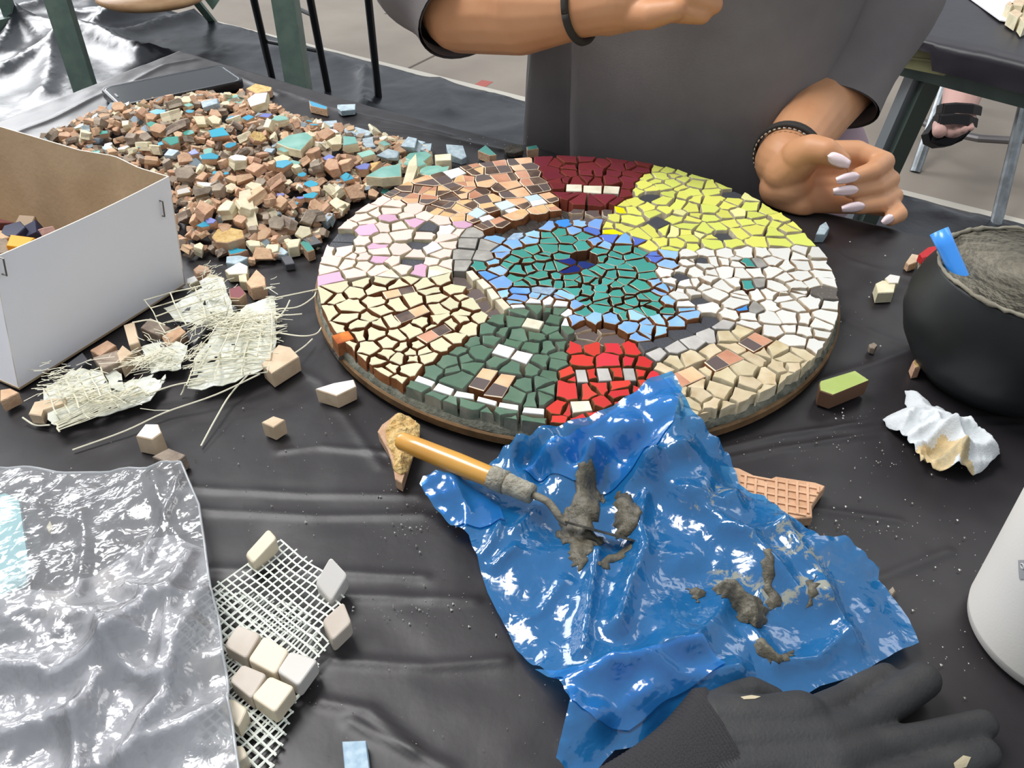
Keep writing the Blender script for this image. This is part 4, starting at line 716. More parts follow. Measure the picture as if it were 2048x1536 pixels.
wall('side_panel', Bb, rb, Bt, rtop, -ab, 0, warp=.0, crease=(.235, .006), seg=40, h1=hb + .004, label='long side, brown inside with a vertical crease')
wall('side_panel', Ab, Ab + nn * LB, At, At + nn * LB, ab, 0)
wall('back_panel', Ab + nn * LB, rb, At + nn * LB, rtop, -nn, 0)
g = G(); g.box((*Ab, T + .0008), (*(Bb - Ab), 0), (*(nn * LB), 0), (0, 0, .0016)); g.build('bottom_panel', [bb_], parent=box)
stm = mat('staple_steel', (110, 106, 100), .35, .5, metal=.8)
for (x0, y0), (x1, y1) in (((321, 402), (325, 432)), ((2, 516), (9, 550))):
    def onw(x, y): return PV(x, y, np.array([*(Ab * .4 + At * .6), T]), np.array([*(Bb * .35 + Bt * .65), T]))
    a, b = onw(x0, y0), onw(x1, y1); o = np.array([*(-nn * .0022), 0]); g = G(); g.tube([a - o, a + o, b + o, b - o], .0006, 6); g.build('staple', [stm], parent=box)
def inbox(px, py, z, sz, code, label, mats=None):
    p = P(px, py, z); v, f, m = chunk(sz, sz * .8, sz * .5, rotm(random.uniform(.1, .6), random.uniform(0, 6), 0), (p[0], p[1], 0)); lo = min(a[2] for a in v)
    mesh('tile_shard', [(a, b, c + T + z - sz * .5 - lo) for a, b, c in v], f, mats or SM[code], m, label=label, cat='tile shard', group='scraps inside the cardboard box')
blkb = mat('plastic_navy', (32, 36, 66), .5)
inbox(38, 486, .030, .022, 'M', 'bright orange-yellow scrap inside the cardboard box', [mat('plastic_orange', (240, 166, 30), .35)] * 2); inbox(28, 462, .028, .024, 'u', 'navy scrap behind the orange-yellow one in the box', [blkb] * 2); inbox(58, 462, .026, .022, 'u', 'navy scrap against the box side beside the orange-yellow one', [blkb] * 2)
inbox(48, 448, .026, .026, 'u', 'taupe curved scrap highest in the cardboard box', [mat('scrap_taupe', (156, 134, 110), .7)] * 2); inbox(88, 462, .024, .018, 'o', 'pinkish scrap by the box rim', [mat('scrap_pink', (196, 158, 150), .7)] * 2)
inbox(6, 445, .026, .020, 'o', 'dark red scrap at the frame edge in the box', [mat('scrap_wine', (112, 60, 56), .7)] * 2); inbox(8, 475, .026, .022, 'o', 'terracotta scrap near the box\'s brown wall'); inbox(4, 500, .026, .02, 'u', 'grey scrap nearest the box\'s white end')
# ================================================================== TORN MESH-BACKED TILES
tm = empty('torn_tile_backing', (*P(330, 700)[:2], T), 'torn fibre mesh with whitish glue film and tile remains, by the box', 'tile backing')
glue = mat('glue_film', (226, 228, 218), .35, .5, 0, col2=(196, 196, 178), ns=70, bump=.5, bs=160)
gd = MATS['glue_film'].node_tree.nodes['Principled BSDF']; gd.inputs['Alpha'].default_value = .86
strand_m = mat('fibre_strand', (224, 219, 196), .6, .3, .05)
ps = [[(372, 768), (388, 706), (420, 665), (470, 640), (545, 618), (552, 680), (540, 728), (470, 760), (400, 772)], [(455, 640), (490, 600), (545, 585), (552, 620), (500, 650)], [(85, 775), (150, 735), (205, 742), (222, 775), (180, 815), (110, 850), (95, 838)], [(120, 845), (200, 795), (260, 760), (330, 760), (300, 800), (200, 832)], [(325, 610), (400, 572), (445, 580), (465, 615), (450, 660), (420, 640), (350, 640)], [(280, 690), (340, 672), (375, 690), (360, 730), (300, 740)], [(395, 552), (440, 548), (460, 590), (440, 640), (410, 600)], [(225, 790), (270, 752), (330, 740), (320, 770), (270, 800)], [(205, 720), (240, 740), (250, 780), (215, 770)]]
PZ = [.011, .012, .008, .006, .013, .010, .016, .009, .01]
for k, (q, z) in enumerate(zip(ps, PZ)):
    ol = []
    for (a, b), (a2, b2) in zip(q, q[1:] + q[:1]):
        for j in range(3): t = j / 3; ol.append((a + (a2 - a) * t + random.uniform(-4, 4) * (j > 0), b + (b2 - b) * t + random.uniform(-3, 3) * (j > 0)))
    o = xy(ol, z)
    v, f = sheet(o, .0022, lambda x, y: T + .0022 + z * .8 * (.35 + .65 * crumple(x, y, .022, k + 3)))
    holes = vn(v[:, 0] * 170, v[:, 1] * 170, k) < .17; f = [t for t in f if not all(holes[i] for i in t)]
    v, f = solid(v, f, .0005); mesh('glue_film', v, f, glue, parent=tm, smooth=False)
for q, z, m, nm in [([(372, 668), (405, 632), (418, 650), (388, 690)], .009, sheath['k'], 'tile'), ([(345, 640), (378, 612), (402, 630), (368, 662)], .009, sheath['k'], 'tile'), ([(280, 700), (330, 668), (352, 690), (300, 726)], .007, sheath['k'], 'tile'), ([(322, 672), (362, 648), (372, 664), (334, 690)], .009, clay, 'tile'), ([(180, 700), (215, 680), (232, 690), (200, 712)], .011, clay, 'tile'), ([(185, 715), (235, 700), (240, 722), (205, 738)], .012, stone, 'tile'), ([(233, 705), (245, 690), (265, 705), (240, 725)], .014, bei, 'tile'), ([(247, 650), (268, 643), (278, 684), (258, 690)], .014, bei, 'tile'), ([(280, 655), (300, 635), (340, 655), (318, 672)], .011, stone, 'tile'), ([(130, 730), (165, 705), (178, 722), (150, 738)], .009, sheath['k'], 'tile'), ([(430, 620), (450, 600), (475, 615), (450, 632)], .008, sheath['k'], 'tile')]:
    o = slab(q, z, z - .0015, 'u', None, name=nm, cat=None, mats=[m, m]); o.parent = tm; o.location = Vector(WL[o.name].tolist() if not isinstance(WL[o.name], Vector) else WL[o.name]) - WL[tm.name]
    for k_2 in ('label', 'category'):
        if k_2 in o: del o[k_2]
def strand(px, z, r, g): pts = []
def curve3(px, z, jig=.0):
    p = [P(a, b, zz) for (a, b), zz in zip(px, z)]; out = []
    for i in range(len(p) - 1):
        a, b = p[i], p[i + 1]; pa = p[i - 1] if i else a - (b - a); pb = p[i + 2] if i + 2 < len(p) else b + (b - a)
        for t in (0, .2, .4, .6, .8): t2, t3 = t * t, t ** 3; out.append(.5 * ((2 * a) + (-pa + b) * t + (2 * pa - 5 * a + 4 * b - pb) * t2 + (-pa + 3 * a - 3 * b + pb) * t3))
    return out + [p[-1]]
g = G(); NS = 0
for px, z in [([(145, 900), (250, 862), (330, 825), (430, 790), (520, 748)], (.001, .003, .004, .008, .012)), ([(402, 892), (430, 840), (460, 790), (500, 745)], (.001, .004, .006, .01)), ([(545, 597), (590, 588), (638, 578)], (.012, .014, .012)), ([(550, 618), (595, 614), (625, 596), (632, 585)], (.012, .014, .014, .01)), ([(548, 664), (600, 672), (632, 668), (645, 652)], (.01, .012, .01, .008)), ([(552, 640), (570, 620), (580, 600)], (.012, .016, .02)), ([(590, 706), (610, 692), (625, 678)], (.008, .006, .005)), ([(540, 628), (575, 630), (604, 628)], (.012, .013, .012)), ([(290, 790), (350, 770), (410, 760)], (.006, .01, .01)), ([(45, 835), (70, 850), (100, 850)], (.004, .002, .004)), ([(265, 645), (300, 640), (330, 650)], (.02, .022, .02)), ([(370, 770), (367, 780), (362, 790)], (.008, .004, .001))]:
    g.tube(curve3(px, z), .00055, 5)
g.build('long_strand', [strand_m], parent=tm)
g = G()
def net(q0, q1, q2, q3, nu, nv, z, r=.00045, fray=.0):
    for nA, nB, sw in ((nu, nv, 0), (nv, nu, 1)):
        for i in range(nA + 1):
            s = i / nA; pts = []
            for j in range(0, 13):
                t = j / 12; a, b = (s, t) if not sw else (t, s)
                x = (q0[0] * (1 - a) + q1[0] * a) * (1 - b) + (q3[0] * (1 - a) + q2[0] * a) * b; y = (q0[1] * (1 - a) + q1[1] * a) * (1 - b) + (q3[1] * (1 - a) + q2[1] * a) * b
                x += 5 * (vn(i * 3.3 + sw * 50, t * 3, 2) - .5); y += 4 * (vn(i * 2.1 + sw * 9, t * 3, 7) - .5); pts.append(P(x, y, z * (.7 + .7 * vn(x / 18, y / 18, 3))))
            g.tube(pts, r * random.uniform(.7, 1.2), 4)
net((90, 778), (200, 735), (222, 782), (118, 838), 5, 4, .013); net((110, 845), (270, 770), (300, 790), (118, 862), 3, 7, .010); net((290, 600), (440, 560), (455, 620), (330, 665), 3, 4, .019); net((380, 720), (440, 645), (545, 625), (540, 715), 7, 6, .014); net((375, 770), (392, 715), (545, 690), (535, 742), 6, 3, .012)
g.build('mesh_strands', [strand_m], parent=tm, kind='stuff')
g = G()
for cx, cy, sx, sy, n_, an, l in ((470, 665, 40, 9, 170, .22, .024), (430, 615, 18, 14, 60, 1.1, .013), (310, 745, 40, 9, 90, .5, .022), (190, 815, 45, 8, 110, .4, .020), (548, 660, 6, 30, 70, .1, .010), (425, 575, 10, 8, 40, .8, .008), (330, 720, 20, 12, 50, -.6, .014), (140, 775, 30, 12, 50, .3, .014), (400, 700, 14, 30, 50, 1.2, .012), (490, 690, 30, 10, 80, .15, .016)):
    for _ in range(n_):
        p = P(random.gauss(cx, sx), random.gauss(cy, sy), 0); z = random.uniform(.006, .019); a = an + random.gauss(0, .45); h = l * random.uniform(.4, 1.1); k_ = random.uniform(-.3, .3); d0 = np.array([math.cos(a), math.sin(a), random.uniform(-.12, .2)]) * h / 2; sd_ = np.array([-math.sin(a), math.cos(a), random.uniform(0, .5)]) * h * k_ / 2; p[2] = T + z * .85
        g.tube([p - d0, p + sd_, p + d0], .00024, 3)
g.build('frayed_fibres', [strand_m], parent=tm, kind='stuff')
# ================================================================== STONE TILES ON A WHITE NET
c5 = lambda x, y: (x / 2.415, 900 + y / 2.415)
ns_ = empty('netted_tile_sheet', (*P(560, 1300)[:2], T), 'white plastic net carrying loose pale stone mosaic tiles, under the clear bag', 'tile sheet')
netm = mat('net_white', (222, 226, 216), .45, .4, 0, bump=.1)
NB = xy([c5(*p) for p in [(1355, 435), (1440, 470), (1550, 560), (1640, 660), (1675, 700), (1670, 760), (1590, 900), (1595, 960), (1540, 1060), (1440, 1210), (1395, 1330), (1350, 1440), (1310, 1560), (900, 1600), (640, 1500), (700, 1100), (850, 850), (980, 700), (1050, 640), (1200, 540)]], .004)
e1 = P(560, 1082) - P(437, 1172); e1 /= np.linalg.norm(e1); e2 = np.array([-e1[1], e1[0], 0])
def netz(x, y): return T + .0028 + .0035 * vn(x * 28, y * 28, 6) + .004 * np.exp(-(seg_dist(x, y, xy([c5(1600, 600), c5(1640, 760), c5(1560, 900)], .004)) / .01) ** 2)
def netlayer(ang, pitch, region, dz, r):
    g = G(); ca, sa = math.cos(ang), math.sin(ang); R_ = [(p[0], p[1]) for p in region]; cx, cy = np.mean(R_, axis=0); a1_ = e1[:2] * ca + e2[:2] * sa; a2_ = -e1[:2] * sa + e2[:2] * ca
    for u_, v_ in ((a1_, a2_), (a2_, a1_)):
        for i in range(-45, 46):
            t = np.linspace(-.16, .16, 150); b = i * pitch; wv = .0016 * (vn(t * 40, np.full_like(t, i * .5), 3) - .5)
            x = cx + v_[0] * (b + wv) + u_[0] * t; y = cy + v_[1] * (b + wv) + u_[1] * t; k = inside(x, y, R_); z = netz(x, y) + dz; run = []
            for j in range(150):
                if k[j]: run.append((x[j], y[j], z[j]))
                if (not k[j] or j == 149) and run:
                    if len(run) > 1: g.tube(run[::2] if len(run) > 4 else run, r, 4, flat=.6)
                    run = []
    return g
netlayer(0, .0042, NB, 0, .00050).build('net', [netm], parent=ns_)
netlayer(.13, .0042, xy([c5(*p) for p in [(1060, 660), (1240, 690), (1500, 760), (1560, 900), (1540, 1060), (1440, 1210), (1310, 1560), (900, 1600), (700, 1300), (900, 800)]], .004), -.0016, .00048).build('net', [netm], parent=ns_, label='second net layer underneath')
def stone_tile(q, zt, th, m, tilt=(0, 0), par=None, nm='stone_tile'):
    pts = [P(*c5(*p), zt)[:2] for p in q]
    if sum(pts[i][0] * pts[(i + 1) % 4][1] - pts[(i + 1) % 4][0] * pts[i][1] for i in range(4)) < 0: pts = pts[::-1]
    c_ = np.mean(pts, axis=0); o = []
    for i in range(4):                                              # rounded corners
        p, a, b = pts[i], pts[i - 1], pts[(i + 1) % 4]; r = .0016
        o += [p + (a - p) / np.linalg.norm(a - p) * r, p + ((a - p) / np.linalg.norm(a - p) + (b - p) / np.linalg.norm(b - p)) * r * .3, p + (b - p) / np.linalg.norm(b - p) * r]
    n = len(o); Zf = lambda p, z: (p[0], p[1], T + z + (p[0] - c_[0]) * tilt[0] + (p[1] - c_[1]) * tilt[1])
    rings = [[Zf(p, zt - th) for p in ring_inset(o, .0004)], [Zf(p, zt - th + .0006) for p in o], [Zf(p, zt - .0010) for p in o], [Zf(p, zt - .0003) for p in ring_inset(o, .0003)], [Zf(p, zt) for p in ring_inset(o, .001)]]
    g = G(); g.loft(rings); return g.build(nm, [m], parent=par)
SI = mat('stone_ivory', (214, 201, 178), .4, .4, .02, col2=(206, 192, 166), ns=20); SG = mat('stone_greige', (178, 166, 152), .5, .35, .03, col2=(196, 186, 174), ns=60, lo=.3, hi=.7); SMb = mat('stone_marble', (192, 188, 183), .4, .4, .02, col2=(184, 178, 170), ns=45, lo=.4, hi=.75)
for q, zt, m, tl_ in [([(1078, 945), (1146, 842), (1262, 888), (1190, 1008)], .0135, SG, (0, 0)), ([(1195, 1012), (1275, 895), (1397, 967), (1330, 1085)], .0135, SI, (0, 0)), ([(1335, 1068), (1402, 968), (1536, 1012), (1442, 1140)], .0135, SMb, (0, 0)), ([(1105, 1112), (1170, 1032), (1290, 1082), (1215, 1203)], .0135, SG, (0, 0)), ([(1212, 1192), (1302, 1088), (1424, 1142), (1328, 1270)], .0140, SI, (0, 0)), ([(1060, 1240), (1120, 1195), (1198, 1250), (1150, 1345)], .0120, SI, (0, 0)), ([(1178, 492), (1302, 396), (1342, 436), (1215, 532)], .0135, SI, (.1, .3)), ([(1518, 630), (1602, 540), (1682, 612), (1592, 706)], .0160, SMb, (.15, .45)), ([(1552, 815), (1662, 748), (1700, 838), (1600, 905)], .0155, SG, (.2, .3)), ([(1090, 1440), (1170, 1420), (1200, 1480), (1110, 1530)], .0100, SI, (0, 0)), ([(430, 640), (520, 560), (640, 640), (560, 730)], .0100, SI, (0, 0)), ([(200, 690), (345, 690), (360, 800), (190, 810)], .0100, SI, (0, 0)), ([(560, 900), (690, 880), (720, 1000), (590, 1030)], .0100, SG, (0, 0)), ([(880, 1040), (960, 960), (1070, 1010), (1000, 1120)], .0115, SI, (0, 0)), ([(300, 1180), (410, 1180), (420, 1290), (310, 1300)], .01, SG, (0, 0))]:
    stone_tile(q, zt, .0095, m, tl_, ns_)
# ================================================================== CLEAR BAG
def thinfilm(name, tint, opac, gl_rough, bump_s, bump_d, white, refl=.5, stain=None, fs=48):
    m = bpy.data.materials.new(name); m.use_nodes = True; nt = m.node_tree; N = nt.nodes; L = nt.links; N.remove(N['Principled BSDF']); out = N['Material Output']
    tr = N.new('ShaderNodeBsdfTransparent'); tr.inputs[0].default_value = tint; df = N.new('ShaderNodeBsdfDiffuse'); df.inputs[0].default_value = white; tl2 = N.new('ShaderNodeBsdfTranslucent'); tl2.inputs[0].default_value = white
    gl = N.new('ShaderNodeBsdfGlossy'); gl.inputs['Roughness'].default_value = gl_rough; ms = N.new('ShaderNodeMixShader'); ms.inputs[0].default_value = .4; L.new(df.outputs[0], ms.inputs[1]); L.new(tl2.outputs[0], ms.inputs[2])
    m1 = N.new('ShaderNodeMixShader'); m1.inputs[0].default_value = opac; L.new(tr.outputs[0], m1.inputs[1]); L.new(ms.outputs[0], m1.inputs[2])
    fr = N.new('ShaderNodeFresnel'); fr.inputs[0].default_value = 1.5; mu = N.new('ShaderNodeMath'); mu.operation = 'MULTIPLY_ADD'; mu.inputs[1].default_value = refl; mu.inputs[2].default_value = .03; mu.use_clamp = True; L.new(fr.outputs[0], mu.inputs[0])
    m2 = N.new('ShaderNodeMixShader'); L.new(mu.outputs[0], m2.inputs[0]); L.new(m1.outputs[0], m2.inputs[1]); L.new(gl.outputs[0], m2.inputs[2])
    tc = N.new('ShaderNodeTexCoord'); bp = N.new('ShaderNodeBump'); bp.inputs['Strength'].default_value = bump_s; bp.inputs['Distance'].default_value = bump_d; h = None
    nz = N.new('ShaderNodeTexNoise'); nz.inputs['Scale'].default_value = 55; nz.inputs['Detail'].default_value = 3; L.new(tc.outputs['Object'], nz.inputs['Vector'])
    vm = N.new('ShaderNodeVectorMath'); vm.operation = 'MULTIPLY_ADD'; L.new(nz.outputs['Color'], vm.inputs[0]); vm.inputs[1].default_value = (.02, .02, .02); L.new(tc.outputs['Object'], vm.inputs[2])
    for sc_, am in ((fs, 1.), (fs * 2.9, .35)):                         # crumpled facets: pyramids of a distorted Voronoi
        n = N.new('ShaderNodeTexVoronoi'); n.feature = 'DISTANCE_TO_EDGE'; n.inputs['Scale'].default_value = sc_; L.new(vm.outputs[0], n.inputs['Vector']); b = N.new('ShaderNodeMath'); b.operation = 'MULTIPLY'; b.inputs[1].default_value = am; L.new(n.outputs['Distance'], b.inputs[0])
        if h is None: h = b
        else: c2 = N.new('ShaderNodeMath'); c2.operation = 'ADD'; L.new(h.outputs[0], c2.inputs[0]); L.new(b.outputs[0], c2.inputs[1]); h = c2
    L.new(h.outputs[0], bp.inputs['Height'])
    for s in (gl, fr, df): L.new(bp.outputs[0], s.inputs['Normal'])
    last = m2
    if stain:
        n = N.new('ShaderNodeTexNoise'); n.inputs['Scale'].default_value = 95; n.inputs['Detail'].default_value = 9; n.inputs['Roughness'].default_value = .72; n.inputs['Distortion'].default_value = .8; L.new(tc.outputs['Object'], n.inputs['Vector'])
        acc = None
        for cx, cy, r_ in stain:
            ds = N.new('ShaderNodeVectorMath'); ds.operation = 'DISTANCE'; L.new(tc.outputs['Object'], ds.inputs[0]); ds.inputs[1].default_value = (cx, cy, .012); mr = N.new('ShaderNodeMapRange'); mr.inputs[1].default_value = r_ * .2; mr.inputs[2].default_value = r_; mr.inputs[3].default_value = .17; mr.inputs[4].default_value = -.06; L.new(ds.outputs['Value'], mr.inputs[0])
            if acc is None: acc = mr
            else: mx = N.new('ShaderNodeMath'); mx.operation = 'MAXIMUM'; L.new(acc.outputs[0], mx.inputs[0]); L.new(mr.outputs[0], mx.inputs[1]); acc = mx
        ad = N.new('ShaderNodeMath'); L.new(n.outputs['Fac'], ad.inputs[0]); L.new(acc.outputs[0], ad.inputs[1]); rp = N.new('ShaderNodeValToRGB'); rp.color_ramp.elements[0].position = .64; rp.color_ramp.elements[1].position = .70; L.new(ad.outputs[0], rp.inputs[0])
        sd2 = N.new('ShaderNodeBsdfDiffuse'); sd2.inputs[0].default_value = lin((150, 148, 128)); m3 = N.new('ShaderNodeMixShader'); ml = N.new('ShaderNodeMath'); ml.operation = 'MULTIPLY'; ml.inputs[1].default_value = .8; L.new(rp.outputs[0], ml.inputs[0]); L.new(ml.outputs[0], m3.inputs[0]); L.new(m2.outputs[0], m3.inputs[1]); L.new(sd2.outputs[0], m3.inputs[2]); last = m3
    L.new(last.outputs[0], out.inputs[0]); return m
cb = [(-60, 940, .004), (0, 936, .006), (60, 932, .008), (130, 945, .006), (200, 945, .006), (280, 938, .010), (335, 924, .014), (362, 926, .016), (372, 950, .013), (398, 1010, .012), (408, 1080, .014), (420, 1160, .016), (436, 1230, .018), (446, 1300, .017), (455, 1370, .016), (466, 1450, .014), (478, 1536, .012), (492, 1620, .01), (200, 1640, .006), (-120, 1640, .004), (-160, 1300, .012), (-120, 1050, .006)]
CB = [tuple(P(a, b, z)[:2]) for a, b, z in cb]
cpt = [(*P(a, b, z)[:2], z) for a, b, z in cb] + [(*P(a, b, z)[:2], z) for a, b, z in [(150, 1050, .008), (300, 1050, .009), (320, 1180, .022), (250, 1250, .024), (150, 1250, .018), (380, 1260, .022), (330, 1400, .020), (200, 1400, .016), (60, 1400, .014), (60, 1200, .019), (400, 1450, .017), (100, 1530, .009), (300, 1530, .013), (40, 1080, .010), (220, 1120, .014)]]
rid = [(xy(q, .02), h, w) for q, h, w in [([(362, 930), (330, 1000), (300, 1060), (280, 1120)], .004, .003), ([(300, 930), (320, 1010), (350, 1060)], .003, .003), ([(150, 1000), (160, 1080), (150, 1180)], .003, .004), ([(420, 1180), (360, 1290), (330, 1400), (250, 1500)], .008, .005), ([(380, 1100), (350, 1180), (340, 1260), (320, 1360)], .006, .004), ([(250, 1170), (300, 1200), (420, 1200)], .004, .004), ([(0, 1320), (120, 1340), (220, 1300), (300, 1210)], .008, .007), ([(140, 1536), (150, 1440), (190, 1360)], .008, .006), ([(300, 1480), (380, 1440), (450, 1400)], .006, .005), ([(0, 1450), (90, 1420), (140, 1430)], .006, .006), ([(200, 1250), (240, 1330), (300, 1360)], .006, .005)]]
def hcb(x, y):
    z = np.maximum(idw(x, y, cpt, 3.), .003); k = ((y < P(0, 1130)[1]) * .65 + .35); z = z + (.007 * crumple(x, y, .04, 2) + .0048 * crumple(x, y, .018, 5) - .006) * k
    for q, h, w in rid: z = z + h * np.exp(-(seg_dist(x, y, q) / w) ** 1.4)
    zz = z + T; nx = inside(x, y, NB); return np.maximum(zz, T + .0025 + nx * (.004 + .0085 * (x > P(330, 1300)[0])))
v, f = sheet(CB, .0017, hcb)
clear = thinfilm('clear_film', (.95, .95, .97, 1), .20, .15, .32, .0016, (.90, .91, .94, 1), 1.5, None, 85)
bag1 = mesh('clear_plastic_bag', v, f, clear, smooth=True, label='large crinkled clear plastic bag covering the netted tiles at the near left', cat='plastic bag')
inner = thinfilm('clear_film_haze', (.95, .95, .97, 1), .60, .14, .5, .0016, (.93, .93, .96, 1), 1.5, None, 110)  # film whitened to stand in for bright sky reflected in the bag
for k_, (q, dz) in enumerate((([(-100, 1200), (120, 1180), (260, 1090), (330, 1060), (405, 1090), (445, 1300), (474, 1530), (480, 1620), (200, 1630), (-100, 1630)], .0012), ([(-100, 1290), (90, 1310), (200, 1270), (300, 1200), (370, 1290), (400, 1420), (420, 1620), (-100, 1630)], .0024))):
    v, f = sheet(xy(q, .016), .0024, lambda x, y: hcb(x, y) - dz + .0016 * (crumple(x, y, .02, 40 + k_) - .5)); mesh('inner_haze_layer', v, f, inner, parent=bag1, smooth=True)  # extra inner layers added as painted white haze on the near part
hem = []
for (a, b), (c_, d_) in zip(CB[1:17], CB[2:18]):
    for t in (0, .25, .5, .75): hem.append((a + (c_ - a) * t, b + (d_ - b) * t))
hz_ = hcb(np.array([p[0] for p in hem]), np.array([p[1] for p in hem])); g = G(); g.tube([(p[0], p[1], z) for p, z in zip(hem, hz_)], .0007, 6); g.build('hem', [thinfilm('clear_hem', (.9, .92, .95, 1), .5, .2, .1, .001, (.86, .88, .9, 1), .7)], parent=bag1, smooth=True)
slab([(-40, 1000), (10, 985), (38, 1000), (58, 1130), (50, 1170), (-40, 1210)], .005, .003, 't', 'pale aqua card lying inside the clear bag at the frame edge', name='aqua_card', cat='card', mats=[mat('card_aqua', (150, 204, 206), .6)] * 2)
slab([(92, 1052), (100, 1040), (106, 1056), (98, 1066)], .004, .003, 'c', 'tiny pale flake under the clear bag', cat='flake', name='tile_flake')
# ================================================================== BLUE BAG
bo = [(1340, 757, .045), (1362, 790, .042), (1395, 832, .038), (1430, 872, .030), (1455, 905, .020), (1470, 940, .014), (1478, 968, .012), (1500, 985, .012), (1530, 992, .014), (1562, 1020, .018), (1600, 1045, .018), (1640, 1072, .022), (1690, 1070, .020), (1722, 1098, .016), (1745, 1122, .012), (1758, 1135, .008), (1757, 1160, .006), (1790, 1200, .005), (1818, 1238, .005), (1838, 1285, .006), (1790, 1305, .008), (1740, 1335, .010), (1690, 1358, .010), (1640, 1372, .010), (1608, 1392, .010), (1580, 1405, .010), (1540, 1440, .008), (1440, 1470, .006), (1330, 1500, .006), (1230, 1500, .010), (1190, 1545, .010), (1140, 1548, .010), (1112, 1515, .014), (1120, 1480, .018), (1130, 1440, .022), (1140, 1400, .024), (1125, 1375, .020), (1095, 1345, .014), (1050, 1318, .008), (1030, 1296, .006), (1015, 1262, .006), (995, 1225, .008), (975, 1185, .008), (960, 1140, .008), (952, 1108, .010), (944, 1092, .012), (938, 1072, .010), (905, 1048, .008), (878, 1020, .010), (852, 990, .014), (839, 968, .016), (846, 952, .018), (872, 944, .020), (905, 950, .018), (940, 960, .010), (965, 945, .008), (990, 918, .010), (1012, 890, .018), (1040, 868, .028), (1090, 852, .032), (1150, 838, .034), (1210, 818, .036), (1262, 788, .040), (1300, 764, .044)]
BO = [tuple(P(a, b, z)[:2]) for a, b, z in bo]
bct = [(*P(a, b, z)[:2], z) for a, b, z in bo] + [(*P(a, b, z)[:2], z) for a, b, z in [(1330, 800, .046), (1260, 840, .040), (1180, 880, .036), (1100, 890, .032), (1360, 880, .036), (1300, 920, .030), (1240, 935, .016), (1160, 935, .012), (1050, 930, .010), (1080, 960, .008), (1200, 990, .007), (1120, 1060, .006), (1000, 1000, .010), (1400, 960, .026), (1450, 1000, .020), (1290, 1010, .012), (1230, 1080, .008), (1180, 1160, .010), (1060, 1150, .010), (1020, 1080, .012), (1080, 1260, .008), (1340, 1100, .018), (1400, 1180, .012), (1480, 1230, .010), (1540, 1120, .018), (1640, 1170, .014), (1700, 1230, .010), (1580, 1280, .010), (1450, 1300, .016), (1350, 1280, .020), (1250, 1260, .016), (1220, 1340, .020), (1180, 1420, .020), (1300, 1380, .018), (1400, 1380, .012), (890, 985, .016), (940, 1020, .010), (1660, 1300, .010), (1250, 1450, .012)]]
brd = [(xy(q, .02), h, w) for q, h, w in [([(1040, 875), (1120, 905), (1200, 912), (1255, 935), (1300, 950), (1360, 935)], .006, .004), ([(1340, 760), (1352, 830), (1340, 900), (1300, 950)], .008, .006), ([(1290, 985), (1278, 1040), (1290, 1090), (1262, 1160), (1235, 1250)], .012, .0055), ([(1196, 1085), (1180, 1180), (1165, 1300)], .009, .0035), ([(1300, 960), (1380, 1010), (1450, 1050), (1520, 1100), (1600, 1180)], .007, .005), ([(1480, 985), (1440, 1010), (1370, 1000)], .006, .004), ([(1560, 1040), (1590, 1090), (1640, 1140), (1660, 1190)], .008, .005), ([(1440, 1060), (1500, 1075), (1570, 1050)], .006, .004), ([(900, 950), (930, 1000), (925, 1040)], .006, .004), ([(1000, 1030), (980, 1070), (950, 1095)], .006, .003), ([(1030, 1040), (1070, 1000), (1100, 990)], .004, .003), ([(945, 1095), (985, 1110), (1030, 1080)], .006, .003), ([(1125, 1370), (1180, 1350), (1260, 1340), (1330, 1300), (1400, 1290)], .009, .006), ([(1150, 1420), (1200, 1440), (1260, 1400), (1300, 1380)], .006, .005), ([(1500, 1240), (1560, 1310), (1640, 1300), (1700, 1250)], .006, .004), ([(1640, 1180), (1690, 1220), (1720, 1270)], .006, .005), ([(1220, 1340), (1290, 1330), (1360, 1350), (1480, 1330)], .008, .005), ([(1400, 1270), (1440, 1220), (1460, 1180)], .006, .006), ([(1000, 1230), (1080, 1200), (1130, 1140)], .003, .004)]]
def hbb(x, y):
    z = idw(x, y, bct, 3.) + (.0060 * (crumple(x, y, .075, 12) - .45) + .0018 * (crumple(x, y, .020, 15) - .4)) * np.minimum(1, .05 + seg_dist(x, y, BO + BO[:1]) / .03)
    eb = seg_dist(x, y, BO + BO[:1])
    for q, h, w in brd: z = z + h * .8 * np.exp(-(seg_dist(x, y, q) / w) ** 1.4) * np.minimum(1, .35 + eb / .015)
    r = np.hypot(x - ctr[0], y - ctr[1]); lowb = np.where(r < .2045, .0245, np.where(r < .212, .0245 - (r - .2045) * 2.8, .0022)); return T + np.maximum(z, lowb)
v, f = sheet(BO, .0018, hbb)
bc = np.array([(v[:, 0].min() + v[:, 0].max()) / 2, (v[:, 1].min() + v[:, 1].max()) / 2])
stn = [(*(P(a, b)[:2] - bc), r) for a, b, r in [(1560, 1140, .030), (1400, 1050, .024), (1450, 1200, .022), (1265, 955, .016), (1620, 1210, .024), (1190, 955, .012), (1540, 1230, .02)]]
blue = thinfilm('blue_film', lin((96, 176, 246)), .42, .13, .5, .0016, lin((48, 164, 250)), 1.2, stn)
bag2 = mesh('blue_plastic_bag', v, f, blue, smooth=True, label='crumpled blue plastic bag smeared with wet mortar, over the mosaic\'s near edge', cat='plastic bag')
blue2 = thinfilm('blue_film_fold', lin((110, 186, 248)), .42, .13, .4, .0014, lin((60, 172, 252)), 1.1)
